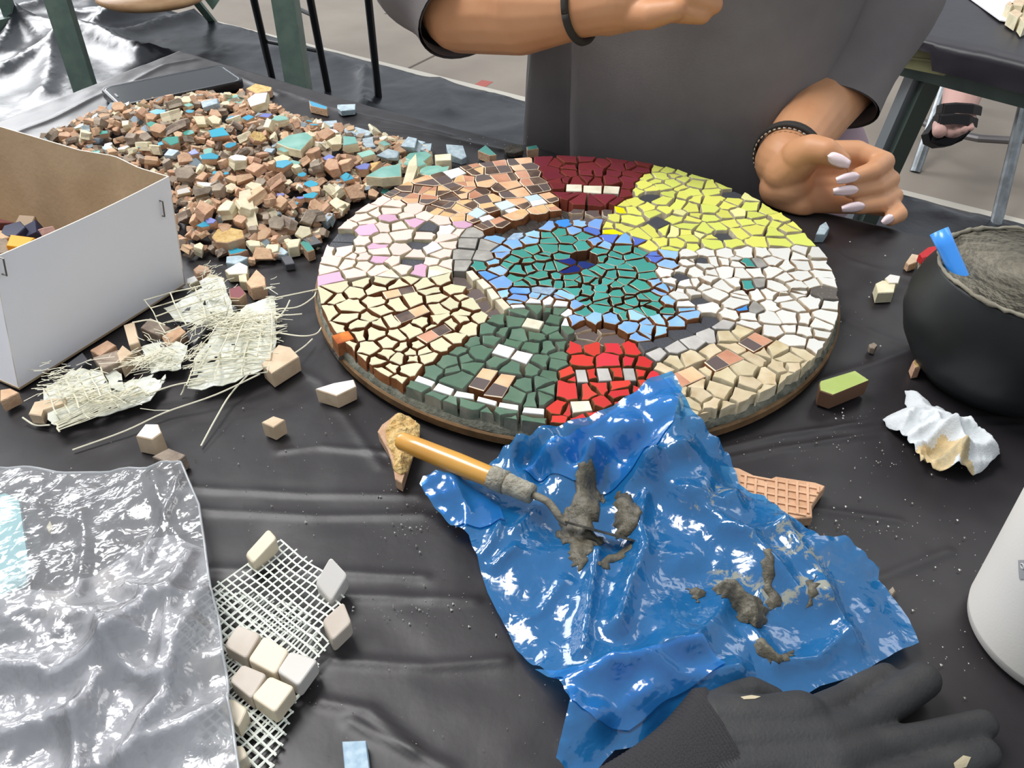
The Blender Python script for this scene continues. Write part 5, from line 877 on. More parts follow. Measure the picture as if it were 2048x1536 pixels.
for q in ([(1340, 762), (1362, 792), (1345, 850), (1300, 890), (1240, 905), (1150, 905), (1045, 872), (1100, 853), (1210, 821), (1265, 790), (1300, 768)], [(1128, 1372), (1070, 1330), (1180, 1345), (1260, 1332), (1400, 1290), (1450, 1330), (1340, 1395), (1260, 1450), (1190, 1450), (1140, 1420)], [(842, 965), (872, 948), (930, 958), (1000, 1000), (1010, 1030), (960, 1040), (900, 1030), (856, 988)]):
    o = xy(q, .040 if q[0][1] < 800 else .018); v, f = sheet(o, .0022, lambda x, y: hbb(x, y) + .0012); mesh('folded_layer', v, f, blue2, parent=bag2, smooth=True)
# ---- mortar lumps on the bag
wet = mat('mortar_wet', (98, 92, 77), .5, .45, 0, col2=(70, 65, 54), ns=160, bump=.9, bs=260)
def dollop(px, h, label, seed, rough=.004):
    q = [(a + random.uniform(-2, 2), b + random.uniform(-2, 2)) for a, b in px]; o = []
    for (a, b), (c_, d_) in zip(q, q[1:] + q[:1]): o += [(a + (c_ - a) * t + random.uniform(-7, 7) * (t > 0), b + (d_ - b) * t + random.uniform(-5, 5) * (t > 0)) for t in (0, .2, .4, .6, .8)]
    ol = xy(o, .012)
    def hh(x, y):
        d = seg_dist(x, y, ol + ol[:1]); return hbb(x, y) + .0004 + h * (1 - np.exp(-d / (.0035))) * (.55 + .9 * vn(x * 190, y * 190, seed)) + rough * .35 * (crumple(x, y, .008, seed) - .3) * (d > .001)
    v, f = sheet(ol, .0013, hh); v, f = solid(v, f, .0006); return mesh('mortar_smear', v, f, wet, smooth=True, label=label, cat='mortar')
dollop([(1152, 952), (1190, 958), (1205, 975), (1200, 1015), (1190, 1050), (1210, 1080), (1160, 1080), (1120, 1062), (1122, 1030), (1145, 1000)], .0035, 'flat dark mortar smear beside the trowel shank', 1)
dollop([(1206, 955), (1218, 948), (1214, 990), (1204, 1010)], .0015, 'thin streak of mortar between the two big smears', 7)
dollop([(1232, 985), (1262, 1000), (1278, 1040), (1272, 1068), (1232, 1070), (1230, 1030)], .0045, 'dark mortar mound beyond the trowel blade', 2)
dollop([(1115, 1048), (1160, 1070), (1205, 1085), (1185, 1100), (1160, 1140), (1142, 1130), (1140, 1095), (1122, 1075)], .0035, 'mortar smear hanging down in front of the trowel blade', 3)
dollop([(1240, 1098), (1262, 1088), (1250, 1112), (1205, 1138), (1196, 1132)], .002, 'olive mortar streak in front of the blade tip', 4)
dollop([(1425, 1180), (1450, 1170), (1480, 1190), (1500, 1200), (1534, 1220), (1532, 1250), (1505, 1262), (1478, 1245), (1460, 1215), (1430, 1200)], .010, 'thick wet mortar lump in the middle of the blue bag', 5, .006)
dollop([(1370, 1180), (1395, 1176), (1412, 1190), (1400, 1212), (1380, 1200)], .005, 'small mortar lump left of the thick one on the blue bag', 6)
dollop([(1508, 1290), (1530, 1300), (1560, 1312), (1590, 1300), (1578, 1330), (1540, 1335), (1515, 1315)], .004, 'mortar crust along a fold at the bag\'s near right', 8)
dollop([(1515, 1130), (1532, 1140), (1540, 1180), (1560, 1220), (1540, 1225), (1525, 1180)], .0025, 'long mortar trail above the thick lump', 9)
dollop([(1605, 1180), (1622, 1170), (1628, 1210), (1610, 1225)], .002, 'small mortar dab at the right side of the blue bag', 10)
# ================================================================== TROWEL
tw = empty('trowel', (*P(1040, 985)[:2], T), 'small trowel with a yellow wooden handle and mortar-caked blade on the blue bag', 'trowel')
ha, hb2, hc = P(796, 879, .024), P(1016, 968, .024), P(1068, 990, .024); hd = (hb2 - ha) / np.linalg.norm(hb2 - ha); Lh = np.linalg.norm(hb2 - ha)
g = G(); pr = [(0, .0028), (.012, .0044), (.04, .0054), (.2, .0058), (.55, .0062), (.9, .0058), (1., .0054)]; g.tube([ha + hd * Lh * t for t, _ in pr], [r for _, r in pr], 20); g.build('handle', [mat('handle_wood', (206, 152, 66), .32, .5, 0, col2=(192, 134, 52), ns=30, coat=.5)], parent=tw, smooth=True)
mdry = mat('mortar_dry', (160, 156, 142), .85, .2, 0, col2=(134, 128, 114), ns=200, bump=.9, bs=600)
g = G(); pts = [hb2 - hd * .001 + (hc - hb2) * t for t in np.linspace(0, 1, 9)]; g.tube(pts, [.0060, .0062, .0057, .0059, .0057, .0058, .0056, .0058, .0054], 18); g.build('ferrule', [mdry], parent=tw, smooth=True, label='metal ferrule crusted with dried mortar')
g = G(); k0 = hb2 - hd * .011; N_ = 20; rg = [[k0 + hd * s + .0066 * (.94 + .14 * vn(i * .9, s * 900, 4)) * (math.cos(a) * np.array([hd[1], -hd[0], 0]) + math.sin(a) * np.array([0, 0, 1.])) for i, a in enumerate([2 * math.pi * i / N_ for i in range(N_)])] for s in (0, .003, .006, .0095)]; g.loft(rg); g.build('mortar_crust', [mdry], parent=tw, smooth=True)
bz = [P(1075, 994, .024), P(1096, 1005, .023), P(1112, 1022, .020), P(1122, 1038, .0165), P(1135, 1046, .0150)]
g = G(); g.tube(curve3([(1066, 990), (1082, 996), (1098, 1006), (1112, 1024), (1122, 1038), (1136, 1046)], (.024, .024, .023, .020, .0165, .0150)), .0021, 10); g.build('shank', [mat('shank_crusted', (138, 130, 112), .6, .4, 0, col2=(108, 100, 86), ns=200, bump=.5, bs=500)], parent=tw, smooth=True)
t0_, t1_ = P(1126, 1042, .015), P(1274, 1082, .0125); bd = (t1_ - t0_) / np.linalg.norm(t1_ - t0_); bn = np.array([-bd[1], bd[0], 0.]); bn = bn / np.linalg.norm(bn); up = np.array([0, 0, 1.]); ed = -bn * .70 + up * .70
Lb = np.linalg.norm(t1_ - t0_); g = G(); prof = [(0, .002), (.1, .006), (.3, .0085), (.7, .0085), (.93, .0075), (1, .006)]; nn_ = np.cross(bd, ed)
rows = []
for t, w in prof: b0 = t0_ + bd * Lb * t; rows.append([b0 - ed * w * .15 - nn_ * .0004, b0 + ed * w * .0 - nn_ * .0004, b0 - ed * w * .0 + nn_ * .0004 + ed * .0, b0 - ed * w * .15 + nn_ * .0004]); rows[-1] = [b0 - ed * w * .2 - nn_ * .0005, b0 + ed * w * .8 - nn_ * .0005, b0 + ed * w * .8 + nn_ * .0005, b0 - ed * w * .2 + nn_ * .0005]
g.loft(rows); g.build('blade', [mat('blade_steel', (52, 50, 46), .35, .5, 0, col2=(86, 82, 72), ns=160, metal=.35, bump=.4, bs=400)], parent=tw)
# ================================================================== GLUE-TOPPED SHARD UNDER THE HANDLE, WAFFLE SHARD
gs_ = slab([(755, 862), (764, 848), (778, 838), (792, 826), (832, 840), (838, 870), (826, 900), (812, 940), (804, 966), (790, 958), (786, 930), (776, 900)], .0085, .008, 'o', 'terracotta shard topped with mustard glue under the trowel handle')
ol = xy([(770, 856), (780, 838), (795, 822), (820, 830), (840, 848), (838, 876), (826, 905), (815, 938), (800, 944), (786, 935), (786, 905), (774, 885)], .011)
def hg(x, y): d = seg_dist(x, y, ol + ol[:1]); return T + .0082 + .0045 * (1 - np.exp(-d / .003)) * (.5 + vn(x * 260, y * 260, 2)) + .0022 * crumple(x, y, .005, 4)
v, f = sheet(ol, .0011, hg); v, f = solid(v, f, .001); mesh('glue', v, f, must, parent=gs_, label='rough mustard glue')
wf = slab([(1440, 930), (1476, 936), (1530, 962), (1552, 952), (1632, 965), (1651, 972), (1634, 995), (1624, 1012), (1625, 1034), (1560, 1040), (1460, 1000)], .0075, .0065, 'o', 'broken floor tile with waffled clay back beside the blue bag', cat='tile', mats=[mat('waffle_clay', (206, 166, 134), .85, .2, 0, col2=(190, 148, 116), ns=80), clay])
g = G(); a, b = P(1490, 950, .0080), P(1630, 1020, .0080); wo = [tuple(p) for p in xy([(1478, 940), (1530, 964), (1552, 955), (1630, 967), (1645, 974), (1630, 995), (1621, 1012), (1621, 1030), (1560, 1036), (1470, 1000)], .008)]
wd = P(1630, 968, .008) - P(1552, 954, .008); wd = wd / np.linalg.norm(wd); wn = np.array([-wd[1], wd[0], 0])
o0 = P(1552, 990, .008)
for k in range(-12, 13):
    for dd, oo in ((wd, wn), (wn, wd)):
        t = np.linspace(-.06, .06, 61); x = o0[0] + oo[0] * k * .0058 + dd[0] * t; y = o0[1] + oo[1] * k * .0058 + dd[1] * t; kk = inside(x, y, wo)
        if kk.sum() > 2: i0, i1 = np.argmax(kk), len(kk) - 1 - np.argmax(kk[::-1]); zz_ = T + (.0078 if dd is wd else .0080); g.bar((x[i0], y[i0], zz_), (x[i1], y[i1], zz_), .0014, .0012)
g.build('waffle_ribs', [MATS['waffle_clay']], parent=wf)
slab([(1778, 1180), (1786, 1172), (1792, 1182), (1784, 1190)], .004, .004, 'u', 'small chip peeking out by the blue bag\'s right edge')
# ================================================================== CRUMPLED WIPE
c7 = lambda x, y: (1740 + x / 6.65, 740 + y / 6.65)
wo = [(195, 585), (260, 540), (340, 500), (420, 470), (520, 430), (490, 380), (500, 290), (490, 200), (530, 210), (620, 215), (680, 250), (780, 350), (860, 430), (910, 420), (1000, 465), (1050, 500), (1140, 530), (1230, 560), (1290, 630), (1390, 640), (1520, 710), (1640, 800), (1720, 890), (1755, 990), (1725, 1120), (1620, 1210), (1560, 1280), (1480, 1330), (1390, 1365), (1240, 1320), (1100, 1345), (980, 1310), (850, 1270), (780, 1190), (665, 1235), (640, 1130), (560, 1020), (490, 940), (480, 890), (430, 885), (340, 780), (240, 680)]
WO = xy([c7(*p) for p in wo], .006)
wr = [(xy([c7(*p) for p in q], .015), h, w) for q, h, w in [([(430, 860), (600, 890), (800, 850), (950, 770), (1100, 720), (1250, 740)], .014, .005), ([(800, 560), (880, 600), (900, 680), (760, 720), (560, 770)], .010, .004), ([(1100, 760), (1200, 850), (1240, 960), (1200, 1080), (1180, 1200)], .016, .0045), ([(700, 1000), (740, 930), (820, 920), (880, 1000)], .009, .004), ([(1240, 1040), (1400, 1010), (1600, 960), (1740, 980)], .010, .005), ([(1230, 1230), (1400, 1150), (1560, 1120), (1720, 1100)], .008, .005), ([(1320, 660), (1380, 760), (1500, 820), (1600, 900)], .012, .005), ([(760, 1060), (900, 1080), (1050, 1020), (1180, 1080)], .010, .005), ([(500, 560), (640, 480), (800, 470), (1000, 560), (1200, 640)], .008, .006), ([(500, 620), (430, 700), (480, 860)], .008, .004), ([(560, 1000), (680, 1100), (780, 1130)], .006, .005)]]
wc = xy([c7(1000, 850)], .01)[0]
def hw(x, y):
    d = seg_dist(x, y, WO + WO[:1]); z = .0015 + .010 * (1 - np.exp(-d / .012)) + .008 * (crumple(x, y, .024, 31) - .4) * (1 - np.exp(-d / .004)) + .0022 * (crumple(x, y, .008, 33) - .4)
    for q, h, w in wr: z = z + h * .62 * np.exp(-(seg_dist(x, y, q) / w / .8) ** 1.3)
    pit = xy([c7(900, 930)], .015)[0]; z = z - .013 * np.exp(-(np.hypot(x - pit[0], y - pit[1]) / .009) ** 2); return T + np.maximum(z, .001)
v, f = sheet(WO, .0011, hw); cen = np.array([(v[:, 0].min() + v[:, 0].max()) / 2, (v[:, 1].min() + v[:, 1].max()) / 2]); pz = P(*c7(960, 1000), .015)[:2] - cen
v, f = solid(v, f, .0004); mi = []
wm1 = mat('wipe_white', (206, 210, 212), .8, .2, 0, bump=.25, bs=900); wm2 = mat('wipe_stained', (214, 190, 146), .8, .2, 0, col2=(160, 150, 122), ns=90, bump=.25, bs=900)
cx = v[:, 0]; cy = v[:, 1]; pp_ = P(*c7(930, 1010), .015); q1 = xy([c7(950, 1010), c7(1100, 1130), c7(1200, 1290), c7(1340, 1360)], .006)
st_ = (np.hypot(cx - pp_[0], (cy - pp_[1]) * 1.1) < .0095 + .004 * vn(cx * 200, cy * 200, 3)) | (seg_dist(cx, cy, q1) < .0028 + .001 * vn(cx * 200, cy * 200, 8))
mi = [1 if sum(st_[i] for i in q) * 2 > len(q) else 0 for q in f]
mesh('crumpled_wipe', v, f, [wm1, wm2], mi, smooth=True, label='crumpled white wet wipe with a yellowish stained centre, in front of the bucket', cat='wipe')
# ================================================================== BUCKET AND BLUE TUBE
bk = np.array([.334, .4545]); rub = mat('rubber_black', (22, 25, 27), .5, .45, 0, col2=(40, 43, 44), ns=20, lo=.5, hi=.85, bump=.12, bs=60)
buc = empty('rubber_bucket', (bk[0], bk[1], T), 'black rubber mixing bowl with grey mortar crusted inside', 'bucket')
out = [(0, .0), (.044, .0), (.050, .002), (.058, .012), (.066, .026), (.0705, .042), (.0700, .055), (.066, .070), (.0605, .082), (.0590, .0845)]; inn_ = [(.0578, .0838), (.0640, .069), (.0680, .055), (.0684, .043), (.064, .028), (.056, .016), (.046, .006), (0, .005)]
v, f = revolve([(r, T + z) for r, z in out + inn_], bk, 72); lean = lambda z: min(1, max(0, (z - T - .04) / .045)) ** 1.5; v = [(x - .005 * lean(z), y - .009 * lean(z), z) for x, y, z in v]; mesh('bowl', v, f, rub, parent=buc, smooth=True)
mb = mat('mortar_bucket', (146, 140, 124), .7, .3, 0, col2=(108, 102, 88), ns=50, lo=.3, hi=.7, bump=.35, bs=120)
N_ = 90; rings = []
for r, z, am in [(.0592, .0852, .0008), (.0572, .0850, .0012), (.0600, .072, .0016), (.0630, .058, .0030), (.0600, .046, .0045), (.045, .034, .006), (.025, .030, .007), (.006, .030, .004)]:
    rings.append([(bk[0] + (r + am * (vn(math.cos(a) * 2.2 + z * 14, math.sin(a) * 2.2, 3) - .6)) * math.cos(a), bk[1] + (r + am * (vn(math.cos(a) * 2.2 + z * 14, math.sin(a) * 2.2, 3) - .6)) * math.sin(a), T + z + am * 1.2 * (vn(math.cos(a) * 4, math.sin(a) * 4 + z * 40, 5) - .5)) for a in [2 * math.pi * i / N_ for i in range(N_)]])
rings = [[(x - .005 * lean(z), y - .009 * lean(z), z) for x, y, z in r] for r in rings]; g = G(); g.loft(rings); g.build('mortar_lining', [mb], parent=buc, smooth=True, label='grey mortar crusted over the inside and rim')
rag = []
for i in range(160): a = 2 * math.pi * i / 160; k_ = vn(i * .45, 0, 9); rag.append((bk[0] + (.0588 + .0012 * k_) * math.cos(a), bk[1] + (.0588 + .0012 * k_) * math.sin(a), T + .0848 + .0014 * vn(i * .8, 3, 9)))
rag = [(x - .005 * lean(z), y - .009 * lean(z), z) for x, y, z in rag]; g = G(); g.tube(rag + rag[:1], [.0008 + .0012 * vn(i * .6, 7, 2) for i in range(161)], 7); g.build('rim_crust', [mb], parent=buc, smooth=True)
ta, tb2 = PD(1878, 462, .466), P(1938, 590, .074); d = ta - tb2; tb2 = tb2 - d * .2
g = G(); R1_ = .0064; rg = []
dd = (ta - tb2) / np.linalg.norm(ta - tb2); ux = np.cross(dd, (0, 0, 1.)); ux /= np.linalg.norm(ux); uy = np.cross(ux, dd)
for t, r in ((0, .0042), (.3, .0048), (.8, .0054), (1, .0057), (1, .0048), (.8, .0044), (.3, .0038)): rg.append([tb2 + (ta - tb2) * t + r * (math.cos(a) * ux + math.sin(a) * uy) for a in [2 * math.pi * i / 28 for i in range(28)]])
g.loft(rg, cap=False); g.build('blue_tube', [mat('tube_blue', (62, 148, 236), .25, .5, 0, sss=.2)], smooth=True, label='translucent blue plastic tube handle leaning in the black rubber bowl', cat='tube')
# ================================================================== WHITE CUP
cc = np.array([.2662, .2402]); cup = empty('white_cup', (cc[0], cc[1], T), 'matte white tumbler at the near right edge with a grey diamond logo', 'cup')
wc_ = mat('cup_white', (208, 204, 197), .45, .4, 0, bump=.04, bs=900); pr = [(0, 0), (.0340, 0), (.0375, .0012), (.0400, .0045), (.0408, .0090), (.04085, .0093), (.0408, .0098), (.0412, .05), (.0420, .12), (.0415, .1225), (.0395, .1225), (.0390, .118), (.037, .02), (0, .015)]
v, f = revolve([(r, T + z) for r, z in pr], cc, 96); mesh('cup_body', v, f, wc_, parent=cup, smooth=True)
def oncup(px, py, r=.0413):
    d = ray(px, py); o = EYE[:2] - cc; A_ = d[0] ** 2 + d[1] ** 2; B_ = o[0] * d[0] + o[1] * d[1]; C_ = (o ** 2).sum() - r * r; D_ = B_ * B_ - A_ * C_; t = (-B_ - math.sqrt(max(D_, 0))) / A_; return EYE + d * t
pc_ = oncup(2043, 1128); th0 = math.atan2(pc_[1] - cc[1], pc_[0] - cc[0]); z0_ = pc_[2]
def cupp(s, h, r): a = th0 + s / r; return (cc[0] + r * math.cos(a), cc[1] + r * math.sin(a), z0_ + h)
hw_ = .0050; rot45 = [(-hw_, 0), (hw_ * .4, -hw_ * 1.0), (hw_ * 2.2, 0), (hw_ * .8, hw_ * 1.0)]
s0 = hw_ * .6; g = G(); NN = 9; grd = []
q4 = [np.array(p) for p in ((-.0052 + s0, 0.), (s0, -.0066), (.0052 + s0, 0.), (s0, .0066))]
for i in range(NN):
    for j in range(NN): a, b = i / (NN - 1), j / (NN - 1); p = q4[0] * (1 - a) * (1 - b) + q4[1] * a * (1 - b) + q4[2] * a * b + q4[3] * (1 - a) * b; grd.append(p)
v = [cupp(p[0], p[1], .04165) for p in grd] + [cupp(p[0], p[1], .0414) for p in grd]; M_ = NN * NN; f = [[i * NN + j, (i + 1) * NN + j, (i + 1) * NN + j + 1, i * NN + j + 1] for i in range(NN - 1) for j in range(NN - 1)]; mesh('logo', v[:M_] , f, mat('logo_grey', (150, 150, 150), .5), parent=cup, label='grey diamond logo')
g = G()
def arc(cx_, cy_, r, a0, a1, n=12): return [cupp(cx_ + r * math.cos(a0 + (a1 - a0) * i / n), cy_ + r * math.sin(a0 + (a1 - a0) * i / n), .0418) for i in range(n + 1)]
g.tube(arc(s0 - .0018, .0002, .0011, 0, 6.28), .0002, 4); g.tube([cupp(s0 - .0007, -.0010, .0418), cupp(s0 - .0007, .0030, .0418)], .0002, 4); g.tube(arc(s0 + .0016, .0002, .0012, 0, 6.28), .0002, 4); g.build('logo_letters', [mat('logo_light', (206, 206, 204), .5)], parent=cup, label='pale letters d o')
# ================================================================== WORK GLOVE
def gp(x, y, z): return P(x, y, z)
cps = []
def fin(pts, zs, rs):
    p = [gp(a, b, z) for (a, b), z in zip(pts, zs)]
    for i in range(len(p) - 1): cps.append((p[i], rs[i], p[i + 1], rs[i + 1]))
fin([(1590, 1450), (1688, 1398), (1728, 1372), (1772, 1350)], (.020, .013, .010, .008), (.0085, .0066, .0062, .0058))
fin([(1640, 1490), (1715, 1450), (1790, 1400), (1846, 1360)], (.022, .017, .014, .011), (.0110, .0072, .0082, .0082))
fin([(1660, 1530), (1745, 1500), (1860, 1476), (1966, 1449)], (.022, .018, .014, .011), (.0115, .0078, .0072, .0066))
fin([(1680, 1600), (1800, 1562), (1900, 1531), (1968, 1507)], (.020, .017, .013, .011), (.0105, .0078, .0074, .0070))
fin([(1430, 1420), (1470, 1392), (1505, 1384), (1548, 1398)], (.018, .015, .013, .011), (.0080, .0062, .0068, .0055))
for a, b in (((1430, 1450), (1580, 1450)), ((1420, 1500), (1640, 1490)), ((1430, 1560), (1660, 1530)), ((1440, 1640), (1680, 1600)), ((1480, 1460), (1600, 1440)), ((1500, 1540), (1650, 1560))): cps.append((gp(*a, .019), .0125, gp(*b, .021), .0122))
v, f = caps_mesh(cps, .0013, 8); v[:, 2] = np.maximum(v[:, 2], T + .0015)
gm = mat('glove_nitrile', (46, 46, 47), .62, .35, 0, col2=(70, 69, 68), ns=26, lo=.45, hi=.8, bump=.18, bs=700)
glv = mesh('work_glove', v, f, gm, smooth=True, label='dark grey coated work glove lying palm down at the near edge', cat='glove')
g = G(); rings = []; nr = 150
la, lb_, ra, rb_ = gp(1400, 1362, .016), gp(1188, 1548, .016), gp(1520, 1590, .018), gp(1420, 1760, .016)
for i in range(nr):
    t = i / (nr - 1); rib = .00030 * math.sin(t * nr / 4.6 * 2 * math.pi); l_ = la + (lb_ - la) * t; r_ = ra + (rb_ - ra) * t; bl_ = -.004 * math.sin(t * 3.14); m_ = (l_ + r_) / 2; hv = (r_ - l_) / 2; hn = hv / np.linalg.norm(hv); hh_ = .0158 - .002 * t - .009 * max(0, 1 - t / .16) ** 1.5; hv = hv * (1 - .16 * max(0, 1 - t / .12))
    rings.append([m_ + hn * (np.linalg.norm(hv) + bl_ + rib) * math.copysign(abs(math.cos(a)) ** .8, math.cos(a)) + np.array([0, 0, (hh_ + rib) * math.copysign(abs(math.sin(a)) ** .8, math.sin(a))]) for a in [2 * math.pi * j / 48 for j in range(48)]])
rings = [[np.array([p[0], p[1], max(p[2], T + .0012)]) for p in r] for r in rings]
g.loft(rings); g.build('cuff', [mat('cuff_knit', (52, 51, 53), .85, .2, 0, bump=.5, bs=1400)], parent=glv, smooth=True, label='ribbed knitted cuff')
dust = mat('glove_dust', (176, 164, 136), .9)
for q, z, nm in (([(1478, 1404), (1500, 1398), (1518, 1404), (1506, 1410), (1484, 1411)], .0262, 'dust_patch'), ([(1915, 1515), (1935, 1498), (1952, 1500), (1944, 1518), (1920, 1526)], .0252, 'dust_patch')):
    o_ = xy(q, z); v_, f_ = sheet(o_, .001, lambda x, y: np.full_like(x, T + z)); 
    from mathutils.bvhtree import BVHTree
    bv = BVHTree.FromPolygons([tuple(p) for p in v], f)
    for p in v_:
        h_ = bv.ray_cast(Vector((p[0], p[1], T + .1)), Vector((0, 0, -1)))
        if h_[0] is not None: p[2] = h_[0].z + .0003
    v_, f_ = solid(v_, f_, .0006); mesh(nm, v_, f_, dust, parent=glv)
# ================================================================== SEATED PERSON
skin = mat('skin', (206, 152, 112), .5, .4, 0, col2=(196, 140, 100), ns=20, sss=.12, bump=.05, bs=900)
tdir = np.array([u[0], u[1], 0]); tn = np.array([-tdir[1], tdir[0], 0.]); tn = tn if tn[1] > 0 else -tn
BC = np.array([.190, .955, T])
cps = []
def ch_(pts, rs):
    for i in range(len(pts) - 1): cps.append((pts[i], rs[i], pts[i + 1], rs[i + 1]))
H_ = lambda s, d_, z: BC + tdir * s + tn * d_ + np.array([0, 0, z])
shL, shR = H_(-.19, .03, .50), H_(.19, .03, .50)
ch_([H_(0, .03, -.16), H_(0, .03, .05), H_(0, .03, .30), H_(0, .03, .46), H_(0, .03, .60)], [.11, .095, .11, .09, .05]); ch_([H_(-.07, .03, .30), H_(.07, .03, .30)], [.10, .10]); ch_([shL, shR], [.06, .06]); ch_([H_(-.07, .04, -.17), H_(.07, .04, -.17)], [.10, .10])
# right arm (at the left of the photo): elbow on the left, fist in front of the chest
elR = PD(925, 15, .885); wrR = PD(1160, 12, .80)
ch_([shL, elR, PD(1040, 12, .838), wrR], [.05, .043, .044, .0275])
ch_([wrR, PD(1240, -8, .782)], [.027, .030]); ch_([PD(1215, 10, .79), PD(1300, 0, .775)], [.026, .022]); ch_([PD(1220, -25, .79), PD(1320, -35, .775)], [.026, .024])
ch_([PD(1290, 12, .775), PD(1345, 16, .752), PD(1402, 26, .750)], [.013, .012, .0095]); ch_([PD(1310, -12, .772), PD(1380, -10, .752), PD(1425, 8, .750)], [.013, .0115, .009]); ch_([PD(1320, -45, .77), PD(1400, -40, .752), PD(1430, -20, .75)], [.013, .0115, .009]); ch_([PD(1310, -70, .78), PD(1390, -75, .76), PD(1420, -50, .75)], [.012, .011, .009]); ch_([PD(1240, 25, .775), PD(1300, 30, .750), PD(1350, 20, .742)], [.014, .012, .009])
# left arm: forearm from the sleeve to the wrist, hand on its edge on the table
HY = .968
def PH(x, y, Y): return PD(x, y, Y * HY)
elL = PD(1716, 128, .93); wrL = PH(1568, 322, .752)
ch_([shR, elL], [.05, .041]); ch_([elL, PD(1640, 218, .835), wrL], [.040, .034, .0265])
ch_([wrL, PH(1578, 372, .735)], [.025, .022]); ch_([PH(1560, 375, .738), PH(1600, 408, .726)], [.019, .016])
for (w0, k0, r0) in (((1585, 318, .748), (1712, 308, .752), .0145), ((1585, 345, .746), (1722, 340, .750), .0140), ((1582, 375, .740), (1728, 372, .738), .0140), ((1585, 400, .730), (1728, 404, .720), .0130)): ch_([PH(*w0), PH(*k0)], [r0 + .002, r0 - .002])
ch_([PH(1570, 345, .735), PH(1612, 310, .722)], [.0195, .0155])
ch_([PH(1600, 312, .725), PH(1622, 299, .716), PH(1652, 302, .706), PH(1684, 322, .700)], [.0165, .0132, .0110, .0074])
ch_([PH(1712, 308, .752), PH(1768, 324, .738), PH(1744, 343, .706), PH(1704, 356, .694)], [.0118, .0096, .0086, .0068])
ch_([PH(1722, 340, .750), PH(1779, 359, .734), PH(1752, 376, .704), PH(1702, 382, .692)], [.0115, .0092, .0083, .0068])
ch_([PH(1728, 372, .738), PH(1786, 393, .724), PH(1760, 408, .698), PH(1716, 414, .688)], [.0112, .0090, .0081, .0066])
ch_([PH(1728, 404, .720), PH(1788, 418, .710), PH(1797, 428, .696), PH(1780, 439, .684)], [.0104, .0084, .0078, .0060])
v, f = caps_mesh(cps, .0019, 2); v[:, 2] = np.where((v[:, 0] > .2) & (v[:, 1] < .72) & (v[:, 2] < T + .0015) & (v[:, 2] > T - .03), T + .0015, v[:, 2])
per = mesh('person', v, f, skin, smooth=True, label='person in a grey t-shirt at the table, left hand resting curled beside the mosaic', cat='person')
# nails
nm_ = mat('nail_gel', (250, 226, 228), .12, .5, 0, coat=.6)
def nail(base, tip, wpx, Yb, Yt, sq=.62):
    g = G(); b = np.array(base, float); t = np.array(tip, float); d2 = (t - b); L2 = np.linalg.norm(d2); d2 /= L2; n2 = np.array([-d2[1], d2[0]]); rows = []
    for i in range(11):
        s = i / 10; w = wpx / 2 * (min(1, math.sqrt(max(0, 1 - (1 - min(s / .35, 1)) ** 2))) if s < .35 else 1 - (1 - sq) * max(0, (s - .55) / .45) ** 1.3); w = max(w, .8); row = []
        for j in range(9): q = -1 + j / 4; p = b + d2 * L2 * s + n2 * w * q; row.append(PD(p[0], p[1], (Yb + (Yt - Yb) * s) * HY - .0026 * (1 - .85 * q * q) - .0012 * math.sin(math.pi * s)))
        rows.append(row)
    v = [p for r in rows for p in r]; k = len(v); v = v + [p + np.array([0, .0011, 0]) for p in v]; f = [[i * 9 + j, i * 9 + j + 1, (i + 1) * 9 + j + 1, (i + 1) * 9 + j] for i in range(10) for j in range(8)]; f2 = [[a + k for a in q[::-1]] for q in f]
    e = {}
    for q in f:
        for a, b_ in zip(q, q[1:] + q[:1]): e[(a, b_)] = 1
    rim = [[b_, a, a + k, b_ + k] for (a, b_) in e if (b_, a) not in e]; return mesh('fingernail', v, f + f2 + rim, nm_, parent=per, smooth=True)
for b, t, w, yb, yt in (((1655, 312), (1700, 330), 26, .6960, .6900), ((1720, 351), (1673, 362), 20, .6900, .6850), ((1718, 379), (1667, 384), 20, .6880, .6840), ((1731, 411), (1684, 419), 19, .6835, .6800), ((1787, 432), (1765, 447), 17, .6800, .6750)): nail(b, t, w, yb, yt)
# bracelets
bl = mat('cord_dark', (48, 44, 40), .8); sv = mat('chain_silver', (190, 186, 176), .3, .5, metal=.9)
def loop(c, ax, r, tube, m, nm, lb, flat=1.):
    ax = ax / np.linalg.norm(ax); a1_ = np.cross(ax, (0, 0, 1.)); a1_ /= np.linalg.norm(a1_); a2_ = np.cross(ax, a1_); g = G(); pts = [c + r * (math.cos(t) * a1_ + flat * math.sin(t) * a2_) for t in [2 * math.pi * i / 40 for i in range(41)]]
    if tube > .0011: g.tube(pts, tube, 8)
    else:
        for i in range(40): g.tube([pts[i], (pts[i] + pts[i + 1]) / 2 * 1.0, pts[i] * .3 + pts[i + 1] * .7], [tube * .5, tube, tube * .5], 5)
    g.build(nm, [m], parent=per, smooth=True, label=lb)
loop(PD(1163, 12, .80), PD(1240, -8, .782) - PD(1080, 12, .825), .0305, .0035, bl, 'bracelet', 'dark elastic hair tie on the wrist')
axL = wrL - PD(1640, 218, .835)
for k, (s, r, tb_, m, lb) in enumerate(((-.010, .0305, .0022, bl, 'dark braided cord bracelet'), (-.014, .0308, .0020, bl, 'second dark cord bracelet'), (-.004, .0300, .0010, sv, 'thin silver chain bracelet'))): loop(wrL + axL / np.linalg.norm(axL) * s, axL, r, tb_, m, 'bracelet', lb)
